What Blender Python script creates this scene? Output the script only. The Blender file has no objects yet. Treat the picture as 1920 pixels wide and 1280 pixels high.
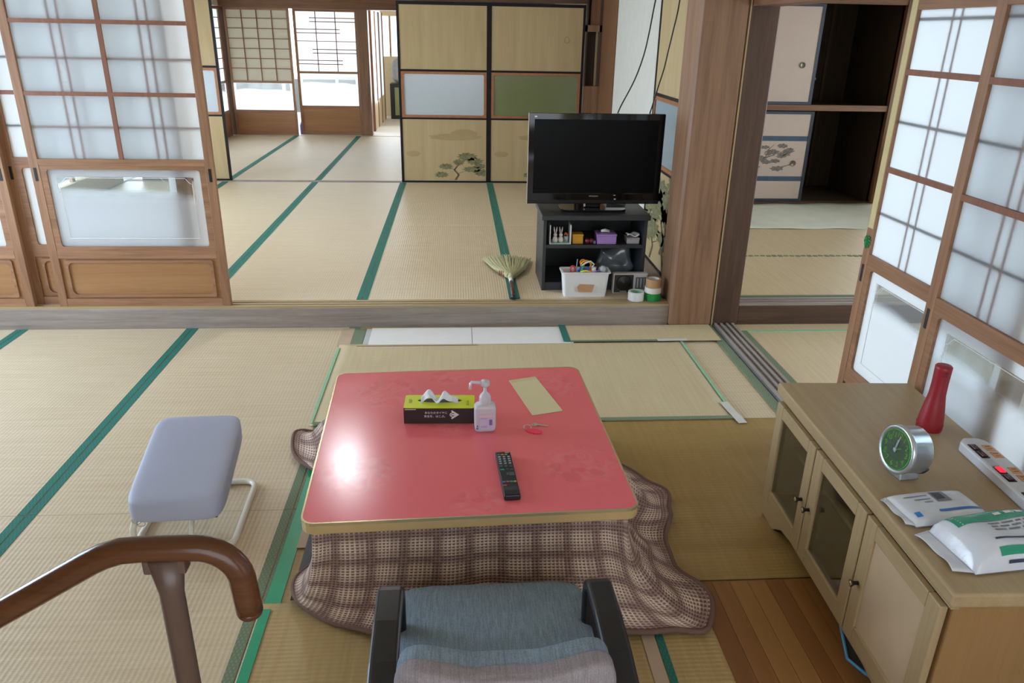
import bpy, bmesh, math, random
from mathutils import Vector, Matrix
random.seed(7)
PI = math.pi
scene = bpy.context.scene
COL = scene.collection

# ------------------------------------------------------------------ camera
def make_camera():
    yaw, pit, rol, F = .0752765, .387233, .0198778, 1420.3
    fwd = Vector((math.sin(yaw)*math.cos(pit), math.cos(yaw)*math.cos(pit), -math.sin(pit)))
    right = Vector((math.cos(yaw), -math.sin(yaw), 0))
    up = right.cross(fwd)
    r2 = right*math.cos(rol) + up*math.sin(rol)
    u2 = -right*math.sin(rol) + up*math.cos(rol)
    cam = bpy.data.cameras.new('camera')
    cam.sensor_width = 36
    cam.lens = F/1920*36
    cam.clip_start = .05
    o = bpy.data.objects.new('camera', cam)
    m = Matrix((r2, u2, -fwd)).transposed().to_4x4()
    m.translation = (0, -4.184, 1.612)
    o.matrix_world = m
    COL.objects.link(o)
    scene.camera = o
make_camera()

# ------------------------------------------------------------------ world, light, exposure
w = bpy.data.worlds.new('world'); scene.world = w
w.use_nodes = True
bg = w.node_tree.nodes['Background']
bg.inputs[0].default_value = (.86, .93, 1, 1)
bg.inputs[1].default_value = 2.6
vs = scene.view_settings
vs.view_transform = 'Standard'; vs.look = 'None'; vs.gamma = 1; vs.use_curve_mapping = False
vs.exposure = 0.29

def area(name, loc, direction, sx, sy, power, color=(.9, .95, 1)):
    l = bpy.data.lights.new(name, 'AREA')
    l.shape = 'RECTANGLE'; l.size = sx; l.size_y = sy; l.energy = power; l.color = color
    o = bpy.data.objects.new(name, l)
    o.location = loc
    o.rotation_euler = Vector(direction).to_track_quat('-Z', 'Y').to_euler()
    COL.objects.link(o)
    return o
# daylight entering through the windows of the house, plus an added closet fill
area('daylight_room_west', (-3.75, -1.0, 1.2), (1, 0, -.12), 1.7, 1.9, 116, (.66, .80, 1))
area('daylight_parlour_west', (-3.75, 2.0, 1.2), (1, 0, -.12), 1.7, 3.3, 156, (.74, .86, 1))
area('daylight_far_west', (-3.75, 5.8, 1.2), (1, 0, -.12), 1.7, 3.2, 130, (.8, .9, 1))
area('daylight_far_north', (-1.9, 8.9, 1.3), (0, -1, -.1), 2.6, 1.6, 60, (.8, .9, 1))
area('daylight_side_east', (4.75, -1.6, 1.2), (-1, 0, -.1), 1.6, 2.6, 92, (.62, .79, 1))
area('fill_closet_east', (4.45, 1.48, 1.4), (-1, 0, -.25), 1.2, 2.4, 17, (.85, .92, 1))  # added fill to brighten the closet room, no window known there
area('daylight_entry_south', (.3, -6.15, 1.25), (0, 1, -.05), 2.6, 1.7, 8, (.8, .9, 1))

# ------------------------------------------------------------------ helpers
def lin(c):
    r = []
    for x in c:
        x = x/255
        r.append(x/12.92 if x <= .04045 else ((x+.055)/1.055)**2.4)
    return tuple(r) + (1,)

class NB:
    """tiny node-building helper"""
    def __init__(s, name):
        s.m = bpy.data.materials.new(name); s.m.use_nodes = True
        s.t = s.m.node_tree; s.t.nodes.clear()
        s.out = s.t.nodes.new('ShaderNodeOutputMaterial')
        s.tc = s.t.nodes.new('ShaderNodeTexCoord')
    def n(s, typ, **k):
        nd = s.t.nodes.new(typ)
        for a, b in k.items():
            setattr(nd, a, b)
        return nd
    def set(s, sock, v):
        if hasattr(v, 'is_output') or isinstance(v, bpy.types.NodeSocket):
            s.t.links.new(v, sock)
        elif v is not None:
            sock.default_value = v
    def math(s, op, a, b=None, c=None):
        nd = s.n('ShaderNodeMath', operation=op)
        s.set(nd.inputs[0], a)
        if b is not None: s.set(nd.inputs[1], b)
        if c is not None: s.set(nd.inputs[2], c)
        return nd.outputs[0]
    def coord(s, kind='Object', scale=(1, 1, 1), loc=(0, 0, 0), rot=(0, 0, 0)):
        mp = s.n('ShaderNodeMapping')
        s.t.links.new(s.tc.outputs[kind], mp.inputs[0])
        mp.inputs['Scale'].default_value = scale
        mp.inputs['Location'].default_value = loc
        mp.inputs['Rotation'].default_value = rot
        return mp.outputs[0]
    def xyz(s, v):
        nd = s.n('ShaderNodeSeparateXYZ'); s.t.links.new(v, nd.inputs[0])
        return nd.outputs
    def noise(s, v, scale=5, detail=3, rough=.5, dist=0):
        nd = s.n('ShaderNodeTexNoise')
        s.t.links.new(v, nd.inputs['Vector'])
        nd.inputs['Scale'].default_value = scale; nd.inputs['Detail'].default_value = detail
        nd.inputs['Roughness'].default_value = rough; nd.inputs['Distortion'].default_value = dist
        return nd.outputs['Fac']
    def ramp(s, f, stops):
        nd = s.n('ShaderNodeValToRGB')
        s.t.links.new(f, nd.inputs[0])
        e = nd.color_ramp.elements
        while len(e) > len(stops): e.remove(e[-1])
        while len(e) < len(stops): e.new(1)
        for el, (p, c) in zip(e, stops):
            el.position = p; el.color = c
        return nd.outputs[0]
    def mix(s, f, a, b, typ='MIX'):
        nd = s.n('ShaderNodeMix', data_type='RGBA', blend_type=typ)
        s.set(nd.inputs[0], f); s.set(nd.inputs[6], a); s.set(nd.inputs[7], b)
        return nd.outputs[2]
    def bump(s, h, strength=.3, dist=.002):
        nd = s.n('ShaderNodeBump')
        s.t.links.new(h, nd.inputs['Height'])
        nd.inputs['Strength'].default_value = strength; nd.inputs['Distance'].default_value = dist
        return nd.outputs[0]
    def bsdf(s, color, rough=.6, metal=0, spec=.5, normal=None, **k):
        nd = s.n('ShaderNodeBsdfPrincipled')
        s.set(nd.inputs['Base Color'], color); s.set(nd.inputs['Roughness'], rough)
        nd.inputs['Metallic'].default_value = metal
        nd.inputs['Specular IOR Level'].default_value = spec
        if normal is not None: s.t.links.new(normal, nd.inputs['Normal'])
        for a, b in k.items():
            s.set(nd.inputs[a.replace('_', ' ')], b)
        return nd.outputs[0]
    def mixs(s, f, a, b):
        nd = s.n('ShaderNodeMixShader')
        s.set(nd.inputs[0], f); s.t.links.new(a, nd.inputs[1]); s.t.links.new(b, nd.inputs[2])
        return nd.outputs[0]
    def done(s, sh):
        s.t.links.new(sh, s.out.inputs[0]); return s.m

def plain(name, c, rough=.55, var=.06, scale=12, bump=0, metal=0, spec=.5, **k):
    b = NB(name); v = b.coord()
    f = b.noise(v, scale, 4)
    c0 = lin(c)
    lo = tuple(x*(1-var) for x in c0[:3])+(1,); hi = tuple(min(1, x*(1+var)) for x in c0[:3])+(1,)
    col = b.ramp(f, [(.3, lo), (.7, hi)])
    nrm = b.bump(b.noise(v, scale*12, 2), bump) if bump else None
    return b.done(b.bsdf(col, rough, metal, spec, nrm, **k))

def wood(name, c1, c2, axis='z', rough=.5, scale=1.0, spec=.4):
    b = NB(name)
    st = {'x': (1.2, 22, 22), 'y': (22, 1.2, 22), 'z': (22, 22, 1.2)}[axis]
    st = tuple(x*scale for x in st)
    v = b.coord(scale=st, loc=(.37, 1.61, 4.23))
    f1 = b.noise(v, 1.6, 5, .6, .6)
    f2 = b.noise(b.coord(scale=tuple(x*4 for x in st)), 2, 3)
    f = b.math('ADD', b.math('MULTIPLY', f1, .75), b.math('MULTIPLY', f2, .25))
    col = b.ramp(f, [(.3, lin(c1)), (.68, lin(c2))])
    return b.done(b.bsdf(col, rough, 0, spec, b.bump(f2, .08)))

M = {}
for ax in 'xyz':
    M['door_wood_'+ax] = wood('shoji wood '+ax, (126, 88, 62), (168, 126, 94), ax, .42)
    M['old_wood_'+ax] = wood('weathered wood '+ax, (132, 118, 110), (164, 152, 144), ax, .55)
    M['dark_wood_'+ax] = wood('dark wood '+ax, (66, 46, 34), (96, 70, 54), ax, .5)
    M['post_wood_'+ax] = wood('post wood '+ax, (116, 84, 62), (154, 118, 92), ax, .45, .6)
    M['pale_wood_'+ax] = wood('pale cabinet wood '+ax, (164, 142, 106), (178, 156, 120), ax, .42)
    M['beam_wood_'+ax] = wood('lintel wood '+ax, (104, 70, 48), (136, 98, 70), ax, .5)
M['kumiko'] = wood('glazing bar wood', (120, 76, 58), (150, 100, 76), 'z', .5)
M['panel_grain'] = wood('figured panel wood', (146, 102, 66), (174, 130, 88), 'x', .38, .45)

def tatami(name, c1, c2, rib=True, along='y', blotch=.12):
    b = NB(name)
    v = b.coord()
    x, y, z = b.xyz(v)
    t = x if along == 'y' else y
    streak = b.noise(b.coord(scale=(1.2, 30, 1) if along == 'y' else (30, 1.2, 1)), 2.2, 3)
    big = b.noise(v, 1.7, 3)
    col = b.ramp(streak, [(.25, lin(c1)), (.75, lin(c2))])
    col = b.mix(b.math('MULTIPLY', big, blotch), col, lin((150, 120, 70)), 'MIX')
    ribs = b.math('SINE', b.math('MULTIPLY', t, 2*PI/.0155))
    fine = b.math('SINE', b.math('MULTIPLY', y if along == 'y' else x, 2*PI/.004))
    if rib:
        rr = b.math('MULTIPLY_ADD', ribs, .5, .5)
        col = b.mix(b.math('MULTIPLY', b.math('POWER', rr, 3), .16), col, lin((120, 104, 74)))
    h = b.math('ADD', b.math('MULTIPLY', ribs, .7), b.math('MULTIPLY', fine, .3))
    return b.done(b.bsdf(col, .42, 0, .5, b.bump(h, .25, .0015)))
M['tatami'] = tatami('tatami rush', (202, 182, 150), (216, 200, 172), blotch=.08)
M['tatami_old'] = tatami('old ochre tatami rush', (168, 140, 88), (186, 158, 104))
M['straw'] = tatami('straw mat weave', (200, 182, 146), (212, 196, 160), True, 'x', .12)
M['straw_gold'] = tatami('golden straw weave', (176, 148, 98), (192, 166, 114), True, 'x', .2)
M['rug_straw'] = tatami('worn straw rug', (148, 120, 66), (168, 140, 84), True, 'x', .3)
M['side_tatami'] = tatami('pale straw floor', (200, 178, 142), (214, 194, 160), False, 'x')

def border_mat(name, c, c2):
    b = NB(name); v = b.coord()
    x, y, z = b.xyz(v)
    s = b.math('MULTIPLY', b.math('SINE', b.math('MULTIPLY', x, 520)), b.math('SINE', b.math('MULTIPLY', y, 260)))
    f = b.math('GREATER_THAN', s, .35)
    return b.done(b.bsdf(b.mix(f, lin(c), lin(c2)), .7, 0, .2))
M['border'] = border_mat('green mat border', (48, 110, 98), (60, 124, 110))
M['border_dusty'] = border_mat('dusty green border', (112, 128, 104), (130, 144, 118))
M['green_tape'] = plain('bright green tape', (34, 158, 116), .35)
M['mint_tape'] = plain('mint tape', (140, 196, 160), .4)
M['clear_tape'] = plain('whitish tape', (206, 206, 198), .3)
M['beige_tape'] = plain('beige tape', (186, 164, 140), .5)
M['white_board'] = plain('white paper board', (226, 226, 224), .6, .02)
M['black_lacquer'] = plain('black lacquer', (20, 16, 18), .5, .1, 12, 0, 0, .25)
M['navy_lacquer'] = plain('navy lacquer', (52, 60, 76), .35)
M['black'] = plain('black plastic', (22, 22, 24), .4, .1)
M['satin_black'] = plain('satin black board', (46, 48, 52), .42, .1)
M['plaster'] = plain('white plaster', (214, 214, 210), .8, .03)
M['ceiling'] = wood('ceiling boards', (204, 184, 152), (222, 204, 174), 'x', .6)
M['wall_sand'] = plain('sand plaster', (190, 174, 140), .9, .05, 30, .2)
M['fusuma'] = wood('fusuma paper', (174, 152, 114), (188, 168, 130), 'z', .7, .25, .2)
M['fusuma_pink'] = plain('pale pink fusuma paper', (204, 184, 174), .75, .02)
M['navy_band'] = plain('slate blue band', (70, 88, 112), .6)
M['ink'] = plain('ink green wash', (118, 116, 82), .8, .35, 40)
M['ink_dark'] = plain('ink trunk wash', (98, 86, 60), .8, .2, 40)
M['haze'] = plain('umber wash', (166, 144, 106), .8, .08, 8)
M['ink_grey'] = plain('grey ink wash', (128, 118, 112), .8, .3, 60)
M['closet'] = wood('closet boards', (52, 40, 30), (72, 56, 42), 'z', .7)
M['orange_wood'] = plain('orange moulding wood', (158, 102, 62), .4, .12, 30)

def paper(name, c, tr=.55, rough=.6, gloss=.04):
    b = NB(name)
    t = b.n('ShaderNodeBsdfTranslucent'); t.inputs[0].default_value = lin(c)
    d = b.n('ShaderNodeBsdfDiffuse'); d.inputs[0].default_value = lin(c)
    g = b.n('ShaderNodeBsdfGlossy'); g.inputs[1].default_value = .25
    s = b.mixs(tr, d.outputs[0], t.outputs[0])
    return b.done(b.mixs(gloss, s, g.outputs[0]))
M['paper'] = paper('frosted shoji glass', (242, 245, 247), .86, gloss=.03)
M['paper_beige'] = paper('unlit shoji paper', (214, 208, 190), .25, gloss=0)  # weak backlight painted in as a beige tone and low translucency
M['paper_bright'] = paper('thin shoji paper', (238, 242, 244), .72, gloss=0)

def gradient_glass(name, hw, hh):
    """clear glass whose border and lower part are etched"""
    b = NB(name); v = b.coord()
    x, y, z = b.xyz(v)
    ax = b.math('ABSOLUTE', x)
    inside = b.math('MULTIPLY', b.math('LESS_THAN', ax, hw-.045), b.math('LESS_THAN', b.math('ABSOLUTE', z), hh-.04))
    wob = b.math('MULTIPLY_ADD', b.noise(v, 2.5, 1), .12, -.06)
    g = b.n('ShaderNodeMapRange', interpolation_type='SMOOTHSTEP')
    b.set(g.inputs[0], b.math('ADD', z, wob)); g.inputs[1].default_value = .03; g.inputs[2].default_value = .10
    clear = b.math('MULTIPLY', inside, g.outputs[0])
    t = b.n('ShaderNodeBsdfTranslucent'); t.inputs[0].default_value = lin((250, 252, 254))
    d = b.n('ShaderNodeBsdfDiffuse'); d.inputs[0].default_value = lin((240, 244, 248))
    fr = b.mixs(.88, d.outputs[0], t.outputs[0])
    tp = b.n('ShaderNodeBsdfTransparent'); tp.inputs[0].default_value = (.92, .95, .96, 1)
    gl = b.n('ShaderNodeBsdfGlossy'); gl.inputs[1].default_value = .06
    body = b.mixs(b.math('MULTIPLY', clear, .92), fr, tp.outputs[0])
    lw = b.n('ShaderNodeLayerWeight'); lw.inputs[0].default_value = .25
    return b.done(b.mixs(b.math('MULTIPLY_ADD', lw.outputs[0], .5, .03), body, gl.outputs[0]))
M['door_glass'] = gradient_glass('etched door glass', .40, .21)

M['far_glass'] = gradient_glass('etched far door glass', .43, .22)
def clear_glass(name, tint=(.93, .96, .97, 1), rough=.03, refl=.04):
    b = NB(name)
    tp = b.n('ShaderNodeBsdfTransparent'); tp.inputs[0].default_value = tint
    gl = b.n('ShaderNodeBsdfGlossy'); gl.inputs[1].default_value = rough
    lw = b.n('ShaderNodeLayerWeight'); lw.inputs[0].default_value = .2
    return b.done(b.mixs(b.math('MULTIPLY_ADD', lw.outputs[0], .5, refl), tp.outputs[0], gl.outputs[0]))
M['glass'] = clear_glass('clear glass')
M['smoked'] = clear_glass('cabinet glass', (.86, .88, .84, 1), .05, .05)
def film(name):
    b = NB(name)
    tp = b.n('ShaderNodeBsdfTransparent'); tp.inputs[0].default_value = (.9, .94, .98, 1)
    d = b.n('ShaderNodeBsdfDiffuse'); d.inputs[0].default_value = lin((214, 222, 232))
    gl = b.n('ShaderNodeBsdfGlossy'); gl.inputs[1].default_value = .15
    v = b.noise(b.coord(), 14, 3)
    return b.done(b.mixs(.10, b.mixs(b.math('MULTIPLY', v, .35), tp.outputs[0], d.outputs[0]), gl.outputs[0]))
M['clear_plastic'] = film('clear plastic film')

def wavy_pane(name, c, tr):
    b = NB(name); v = b.coord()
    nrm = b.bump(b.noise(v, 60, 2), .25, .004)
    t = b.n('ShaderNodeBsdfTranslucent'); t.inputs[0].default_value = lin(c)
    p = b.bsdf(lin(c), .08, 0, .6, nrm)
    return b.done(b.mixs(tr, p, t.outputs[0]))
M['fusuma_glass'] = wavy_pane('pale patterned glass', (204, 212, 218), .25)
M['fusuma_glass_green'] = wavy_pane('olive patterned glass', (142, 148, 106), .3)
M['fusuma_glass_blue'] = wavy_pane('pale blue patterned glass', (178, 196, 206), .25)

# ------------------------------------------------------------------ mesh builder
class MB:
    def __init__(s):
        s.v = []; s.f = []; s.uv = None
    def box(s, x0, x1, y0, y1, z0, z1):
        n = len(s.v)
        s.v += [(x, y, z) for z in (z0, z1) for x, y in ((x0, y0), (x1, y0), (x1, y1), (x0, y1))]
        s.f += [tuple(n+i for i in q) for q in ((0, 3, 2, 1), (4, 5, 6, 7), (0, 1, 5, 4), (1, 2, 6, 5), (2, 3, 7, 6), (3, 0, 4, 7))]
        return s
    def prism(s, poly, axis, a, b):
        """poly of 2-D points in the plane normal to axis, extruded from a to b"""
        n = len(s.v); k = len(poly)
        def P(p, h):
            return {'x': (h, p[0], p[1]), 'y': (p[0], h, p[1]), 'z': (p[0], p[1], h)}[axis]
        s.v += [P(p, a) for p in poly] + [P(p, b) for p in poly]
        s.f += [tuple(n+i for i in range(k))[::-1], tuple(n+k+i for i in range(k))]
        s.f += [(n+i, n+(i+1) % k, n+k+(i+1) % k, n+k+i) for i in range(k)]
        return s
    def ring(s, outer, inner, axis, a, b):
        n = len(s.v); k = len(outer)
        def P(p, h):
            return {'x': (h, p[0], p[1]), 'y': (p[0], h, p[1]), 'z': (p[0], p[1], h)}[axis]
        for poly, h in ((outer, a), (inner, a), (outer, b), (inner, b)):
            s.v += [P(p, h) for p in poly]
        for i in range(k):
            j = (i+1) % k
            s.f += [(n+i, n+j, n+k+j, n+k+i), (n+2*k+i, n+3*k+i, n+3*k+j, n+2*k+j),
                    (n+i, n+2*k+i, n+2*k+j, n+j), (n+k+i, n+k+j, n+3*k+j, n+3*k+i)]
        return s
    def tube(s, pts, r, seg=10, closed=False, flat=1.0, up=None):
        pts = [Vector(p) for p in pts]; n0 = len(s.v); k = len(pts)
        rs = r if isinstance(r, (list, tuple)) else [r]*k
        prev = None
        for i, p in enumerate(pts):
            a = pts[i-1] if (i or closed) else p
            b = pts[(i+1) % k] if (i < k-1 or closed) else p
            d = (b-a).normalized()
            if prev is None:
                ref = Vector(up) if up else (Vector((0, 0, 1)) if abs(d.z) < .9 else Vector((1, 0, 0)))
            else:
                ref = prev
            u = (ref - d*ref.dot(d)).normalized(); prev = u
            wv = d.cross(u)
            for q in range(seg):
                t = 2*PI*q/seg
                s.v.append(tuple(p + u*math.cos(t)*rs[i] + wv*math.sin(t)*rs[i]*flat))
        m = k if closed else k-1
        for i in range(m):
            for q in range(seg):
                a = n0+i*seg+q; b = n0+i*seg+(q+1) % seg
                c = n0+((i+1) % k)*seg+(q+1) % seg; d = n0+((i+1) % k)*seg+q
                s.f.append((a, d, c, b))
        if not closed:
            s.f.append(tuple(n0+q for q in range(seg)))
            s.f.append(tuple(n0+(k-1)*seg+q for q in range(seg))[::-1])
        return s
    def lathe(s, prof, seg=24, c=(0, 0, 0)):
        n0 = len(s.v); k = len(prof)
        for (r, z) in prof:
            for q in range(seg):
                t = 2*PI*q/seg
                s.v.append((c[0]+r*math.cos(t), c[1]+r*math.sin(t), c[2]+z))
        for i in range(k-1):
            for q in range(seg):
                a = n0+i*seg+q; b = n0+i*seg+(q+1) % seg
                s.f.append((a, b, b+seg, a+seg))
        s.f.append(tuple(n0+q for q in range(seg))[::-1])
        s.f.append(tuple(n0+(k-1)*seg+q for q in range(seg)))
        return s
    def ellip(s, c, r, e=1.0, nu=24, nv=12):
        """(super)ellipsoid: e=1 round, e small boxy"""
        n0 = len(s.v)
        def pw(x): return math.copysign(abs(x)**e, x)
        for j in range(nv+1):
            ph = -PI/2 + PI*j/nv
            for i in range(nu):
                th = 2*PI*(i+.5)/nu
                s.v.append((c[0]+r[0]*pw(math.cos(ph))*pw(math.cos(th)), c[1]+r[1]*pw(math.cos(ph))*pw(math.sin(th)), c[2]+r[2]*pw(math.sin(ph))))
        for j in range(nv):
            for i in range(nu):
                a = n0+j*nu+i; b = n0+j*nu+(i+1) % nu
                s.f.append((a, b, b+nu, a+nu))
        return s
    def grid(s, nu, nv, fn, uvfn=None):
        n0 = len(s.v)
        for j in range(nv+1):
            for i in range(nu+1):
                s.v.append(tuple(fn(i/nu, j/nv)))
        for j in range(nv):
            for i in range(nu):
                a = n0+j*(nu+1)+i
                s.f.append((a, a+1, a+nu+2, a+nu+1))
        if uvfn:
            s.uv = [uvfn(i/nu, j/nv) for j in range(nv+1) for i in range(nu+1)]
        return s
    def poly(s, pts):
        n = len(s.v); s.v += [tuple(p) for p in pts]; s.f.append(tuple(range(n, n+len(pts)))); return s
    def move(s, fn):
        s.v = [tuple(fn(*p)) for p in s.v]; return s
    def build(s, name, mat, parent=None, smooth=False, bevel=0, seg=2, solid=0, loc=None, sub=0, label=None):
        me = bpy.data.meshes.new(name)
        if loc is not None:
            s.v = [(p[0]-loc[0], p[1]-loc[1], p[2]-loc[2]) for p in s.v]
        me.from_pydata(s.v, [], s.f); me.update()
        if s.uv:
            ul = me.uv_layers.new(name='uv')
            for lp in me.loops:
                ul.data[lp.index].uv = s.uv[lp.vertex_index]
        if smooth:
            me.polygons.foreach_set('use_smooth', [True]*len(me.polygons))
        me.materials.append(M[mat] if isinstance(mat, str) else mat)
        o = bpy.data.objects.new(name, me); COL.objects.link(o)
        if loc is not None: o.location = loc
        if parent is not None: o.parent = parent
        if solid:
            md = o.modifiers.new('solid', 'SOLIDIFY'); md.thickness = solid; md.offset = 0
        if sub:
            md = o.modifiers.new('sub', 'SUBSURF'); md.levels = sub; md.render_levels = sub
        if bevel:
            md = o.modifiers.new('bevel', 'BEVEL'); md.width = bevel; md.segments = seg; md.limit_method = 'ANGLE'; md.angle_limit = .6
        if label: o['label'] = label
        return o

def tag(o, label, cat, group=None, kind=None):
    o['label'] = label; o['category'] = cat
    if group: o['group'] = group
    if kind: o['kind'] = kind
    return o
def thing(name, label, cat, loc=(0, 0, 0), rz=0, group=None, kind=None):
    o = bpy.data.objects.new(name, None); COL.objects.link(o)
    o.empty_display_size = .1
    o.location = loc; o.rotation_euler = (0, 0, rz)
    return tag(o, label, cat, group, kind)
def struct(o, label, cat):
    return tag(o, label, cat, None, 'structure')
def bx(name, mat, x0, x1, y0, y1, z0, z1, parent=None, bevel=0, label=None):
    c = ((x0+x1)/2, (y0+y1)/2, (z0+z1)/2)
    return MB().box(x0, x1, y0, y1, z0, z1).build(name, mat, parent, bevel=bevel, loc=c, label=label)
def rrect(hx, hy, r, cx=0, cy=0, n=5):
    p = []
    for sx, sy, a0 in ((1, 1, 0), (-1, 1, PI/2), (-1, -1, PI), (1, -1, 1.5*PI)):
        for i in range(n+1):
            a = a0 + PI/2*i/n
            p.append((cx+sx*(hx-r)+r*math.cos(a), cy+sy*(hy-r)+r*math.sin(a)))
    return p
def text_mesh(name, body, size, mat, parent, loc, rot, align='CENTER', extrude=.0003, sx=1.0):
    cu = bpy.data.curves.new(name, 'FONT'); cu.body = body; cu.size = size
    cu.align_x = align; cu.align_y = 'CENTER'; cu.extrude = extrude
    tmp = bpy.data.objects.new(name, cu); COL.objects.link(tmp)
    dg = bpy.context.evaluated_depsgraph_get()
    me = bpy.data.meshes.new_from_object(tmp.evaluated_get(dg))
    bpy.data.objects.remove(tmp)
    me.materials.clear(); me.materials.append(M[mat])
    o = bpy.data.objects.new(name, me); COL.objects.link(o)
    o.parent = parent; o.location = loc; o.rotation_euler = rot; o.scale = (sx, 1, 1)
    return o

S = .132          # raised floor level

# ================================================================== SETTING: floors
def mat_piece(floor, x0, x1, y0, y1, z, mat='tatami', bm='border', bw=.033, sides='lr', br=None):
    t = bx('tatami_mat', mat, x0+.001, x1-.001, y0+.001, y1-.001, z-.05, z, floor)
    c = t.location
    def b(a0, a1, b0, b1, m=None):
        MB().box(a0-c[0], a1-c[0], b0-c[1], b1-c[1], z-.01-c[2], z+.0015-c[2]).build('mat_border', m or bm, t)
    if 'l' in sides: b(x0+.002, x0+bw, y0+.002, y1-.002)
    if 'r' in sides: b(x1-bw, x1-.002, y0+.002, y1-.002, br)
    if 'f' in sides: b(x0+.002, x1-.002, y0+.002, y0+bw)
    if 'k' in sides: b(x0+.002, x1-.002, y1-bw, y1-.002)
    return t

fd = bx('floor', 'closet', -3.5, 4.8, -6.0, 11.0, -.34, -.2)  # unseen slab added under the house so no light leaks up
struct(fd, 'dark slab added below the raised floors to stop light leaks', 'floor')
f1 = bx('floor', 'old_wood_x', -3.4, 1.52, -5.9, 0, -.2, -.05)
struct(f1, 'tatami floor of the front room with green bordered mats', 'floor')
for x0, x1 in ((-3.4, -2.47), (-2.47, -1.53), (-1.53, -.605)):
    for y0, y1 in ((-5.5, -3.66), (-3.66, -1.83), (-1.83, -.002)):
        t = mat_piece(f1, x0, x1, y0, y1, 0, bm='border', br='border_dusty' if x1 > -1 else None)
        t.location -= f1.location
for x0, x1 in ((-.605, .31), (.31, 1.225)):
    for y0, y1 in ((-5.5, -3.66), (-3.66, -1.83), (-1.83, -.002)):
        t = mat_piece(f1, x0, x1, y0, y1, 0, 'tatami_old', 'border_dusty', sides='l' if x0 < 0 else '')
        t.location -= f1.location
t = mat_piece(f1, 1.225, 1.50, -5.5, -.002, 0, 'tatami', 'border_dusty', .03, 'r'); t.location -= f1.location

f2 = bx('floor', 'old_wood_x', -3.4, 1.36, .10, 3.86, 0, S-.05)
struct(f2, 'raised tatami floor of the parlour behind the wooden sill', 'floor')
for x0, x1 in ((-3.4, -2.39), (-2.39, -1.48), (-1.48, -.571), (-.571, .335), (.335, 1.24)):
    for y0, y1 in ((.105, 1.98), (1.98, 3.86)):
        t = mat_piece(f2, x0, x1, y0, y1, S); t.location -= f2.location
f3 = bx('floor', 'old_wood_x', -3.4, 1.4, 3.95, 7.6, 0, S-.05)
struct(f3, 'tatami floor of the far room beyond the open fusuma', 'floor')
for x0, x1 in ((-3.4, -2.38), (-2.38, -1.47), (-1.47, -.56), (-.56, .36), (.36, 1.4)):
    for y0, y1 in ((3.955, 5.77), (5.77, 7.6)):
        t = mat_piece(f3, x0, x1, y0, y1, S); t.location -= f3.location
f4 = bx('floor', 'old_wood_x', -3.4, 1.4, 7.6, 11.0, 0, S+.004)
struct(f4, 'pale boarded corridor floor along the far windows', 'floor')
f4.data.materials[0] = wood('pale corridor boards', (188, 178, 164), (206, 198, 186), 'x', .35)
f5 = bx('floor', 'side_tatami', 1.66, 4.7, -3.2, -.002, -.1, 0)
struct(f5, 'pale straw floor of the side room behind the sliding glass doors', 'floor')
f6 = bx('floor', 'side_tatami', 1.69, 4.2, .125, 2.84, 0, S-.012)
struct(f6, 'straw covered floor in front of the closet', 'floor')
for y0, y1 in ((.13, 1.045), (1.045, 1.90)):
    t = MB().box(1.70-f6.location[0], 4.19-f6.location[0], y0-f6.location[1], y1-f6.location[1], S-.012-f6.location[2], S-f6.location[2]).build('straw_sheet', 'side_tatami', f6)
b = MB()
for i in range(56):
    x = 1.72+i*.044
    b.box(x-f6.location[0], x+.03-f6.location[0], 1.03+random.uniform(-.008, .008)-f6.location[1], 1.06+random.uniform(-.008, .008)-f6.location[1], S-f6.location[2], S+.003-f6.location[2])
b.build('woven_edge', 'border_dusty', f6)
MB().box(1.72-f6.location[0], 4.19-f6.location[0], .13-f6.location[1], .15-f6.location[1], S-.004-f6.location[2], S+.004-f6.location[2]).build('woven_edge', 'border_dusty', f6)
o = bx('border_strip', 'mint_tape', 1.70, 4.6, -.125, -.105, 0, .003, f5); o.location -= f5.location
o = bx('border_strip', 'border_dusty', 1.665, 1.70, -3.2, -.11, 0, .003, f5); o.location -= f5.location

# ------------------------------------------------------------------ sills and tracks
def sill_x(name, x0, x1, y0, y1, z0, z1, mat, grooves, label, gm='pale_wood_x'):
    """a threshold running along X whose top has sunk grooves at the given Y ranges"""
    t = thing(name, label, 'threshold', ((x0+x1)/2, y0, z0), kind='structure')
    c = t.location
    bx('sill_body', mat, x0-c[0], x1-c[0], 0, y1-y0, -.15, z1-z0-.012, t, .004)
    ys = [y0] + [v for g in grooves for v in g] + [y1]
    for i in range(0, len(ys), 2):
        bx('track_rib', gm, x0-c[0]+.001, x1-c[0]-.001, ys[i]-y0+(.003 if i == 0 else 0), ys[i+1]-y0, z1-z0-.012, z1-z0, t)
    return t
sill_x('trim_1', -3.4, 1.25, 0, .10, 0, S, 'old_wood_x', ((.020, .040), (.060, .080)), 'long weathered wooden sill with pale door tracks below the parlour')
sill_x('trim_2', 1.675, 4.3, -.002, .125, 0, S, 'dark_wood_x', ((.03, .05), (.07, .09)), 'dark wooden sill with bluish tracks before the closet room', 'old_wood_x')
sill_x('trim_3', -3.4, 1.28, 3.86, 3.95, 0, S+.003, 'old_wood_x', ((3.875, 3.895), (3.912, 3.932)), 'grey threshold between parlour and far room', 'old_wood_x')
bx0 = struct(bx('trim_10', 'old_wood_y', 1.242, 1.452, .245, 3.86, -.1, S+.002), 'wooden threshold under the fusuma behind the television', 'threshold')
t = thing('trim_4', 'grooved floor track of the sliding doors at the side room', 'threshold', (1.52, -4.6, 0), kind='structure')
bx('track_body', plain('blue grey track', (132, 142, 150), .5), 0, .14, 0, 4.59, -.15, .004, t)
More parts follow.
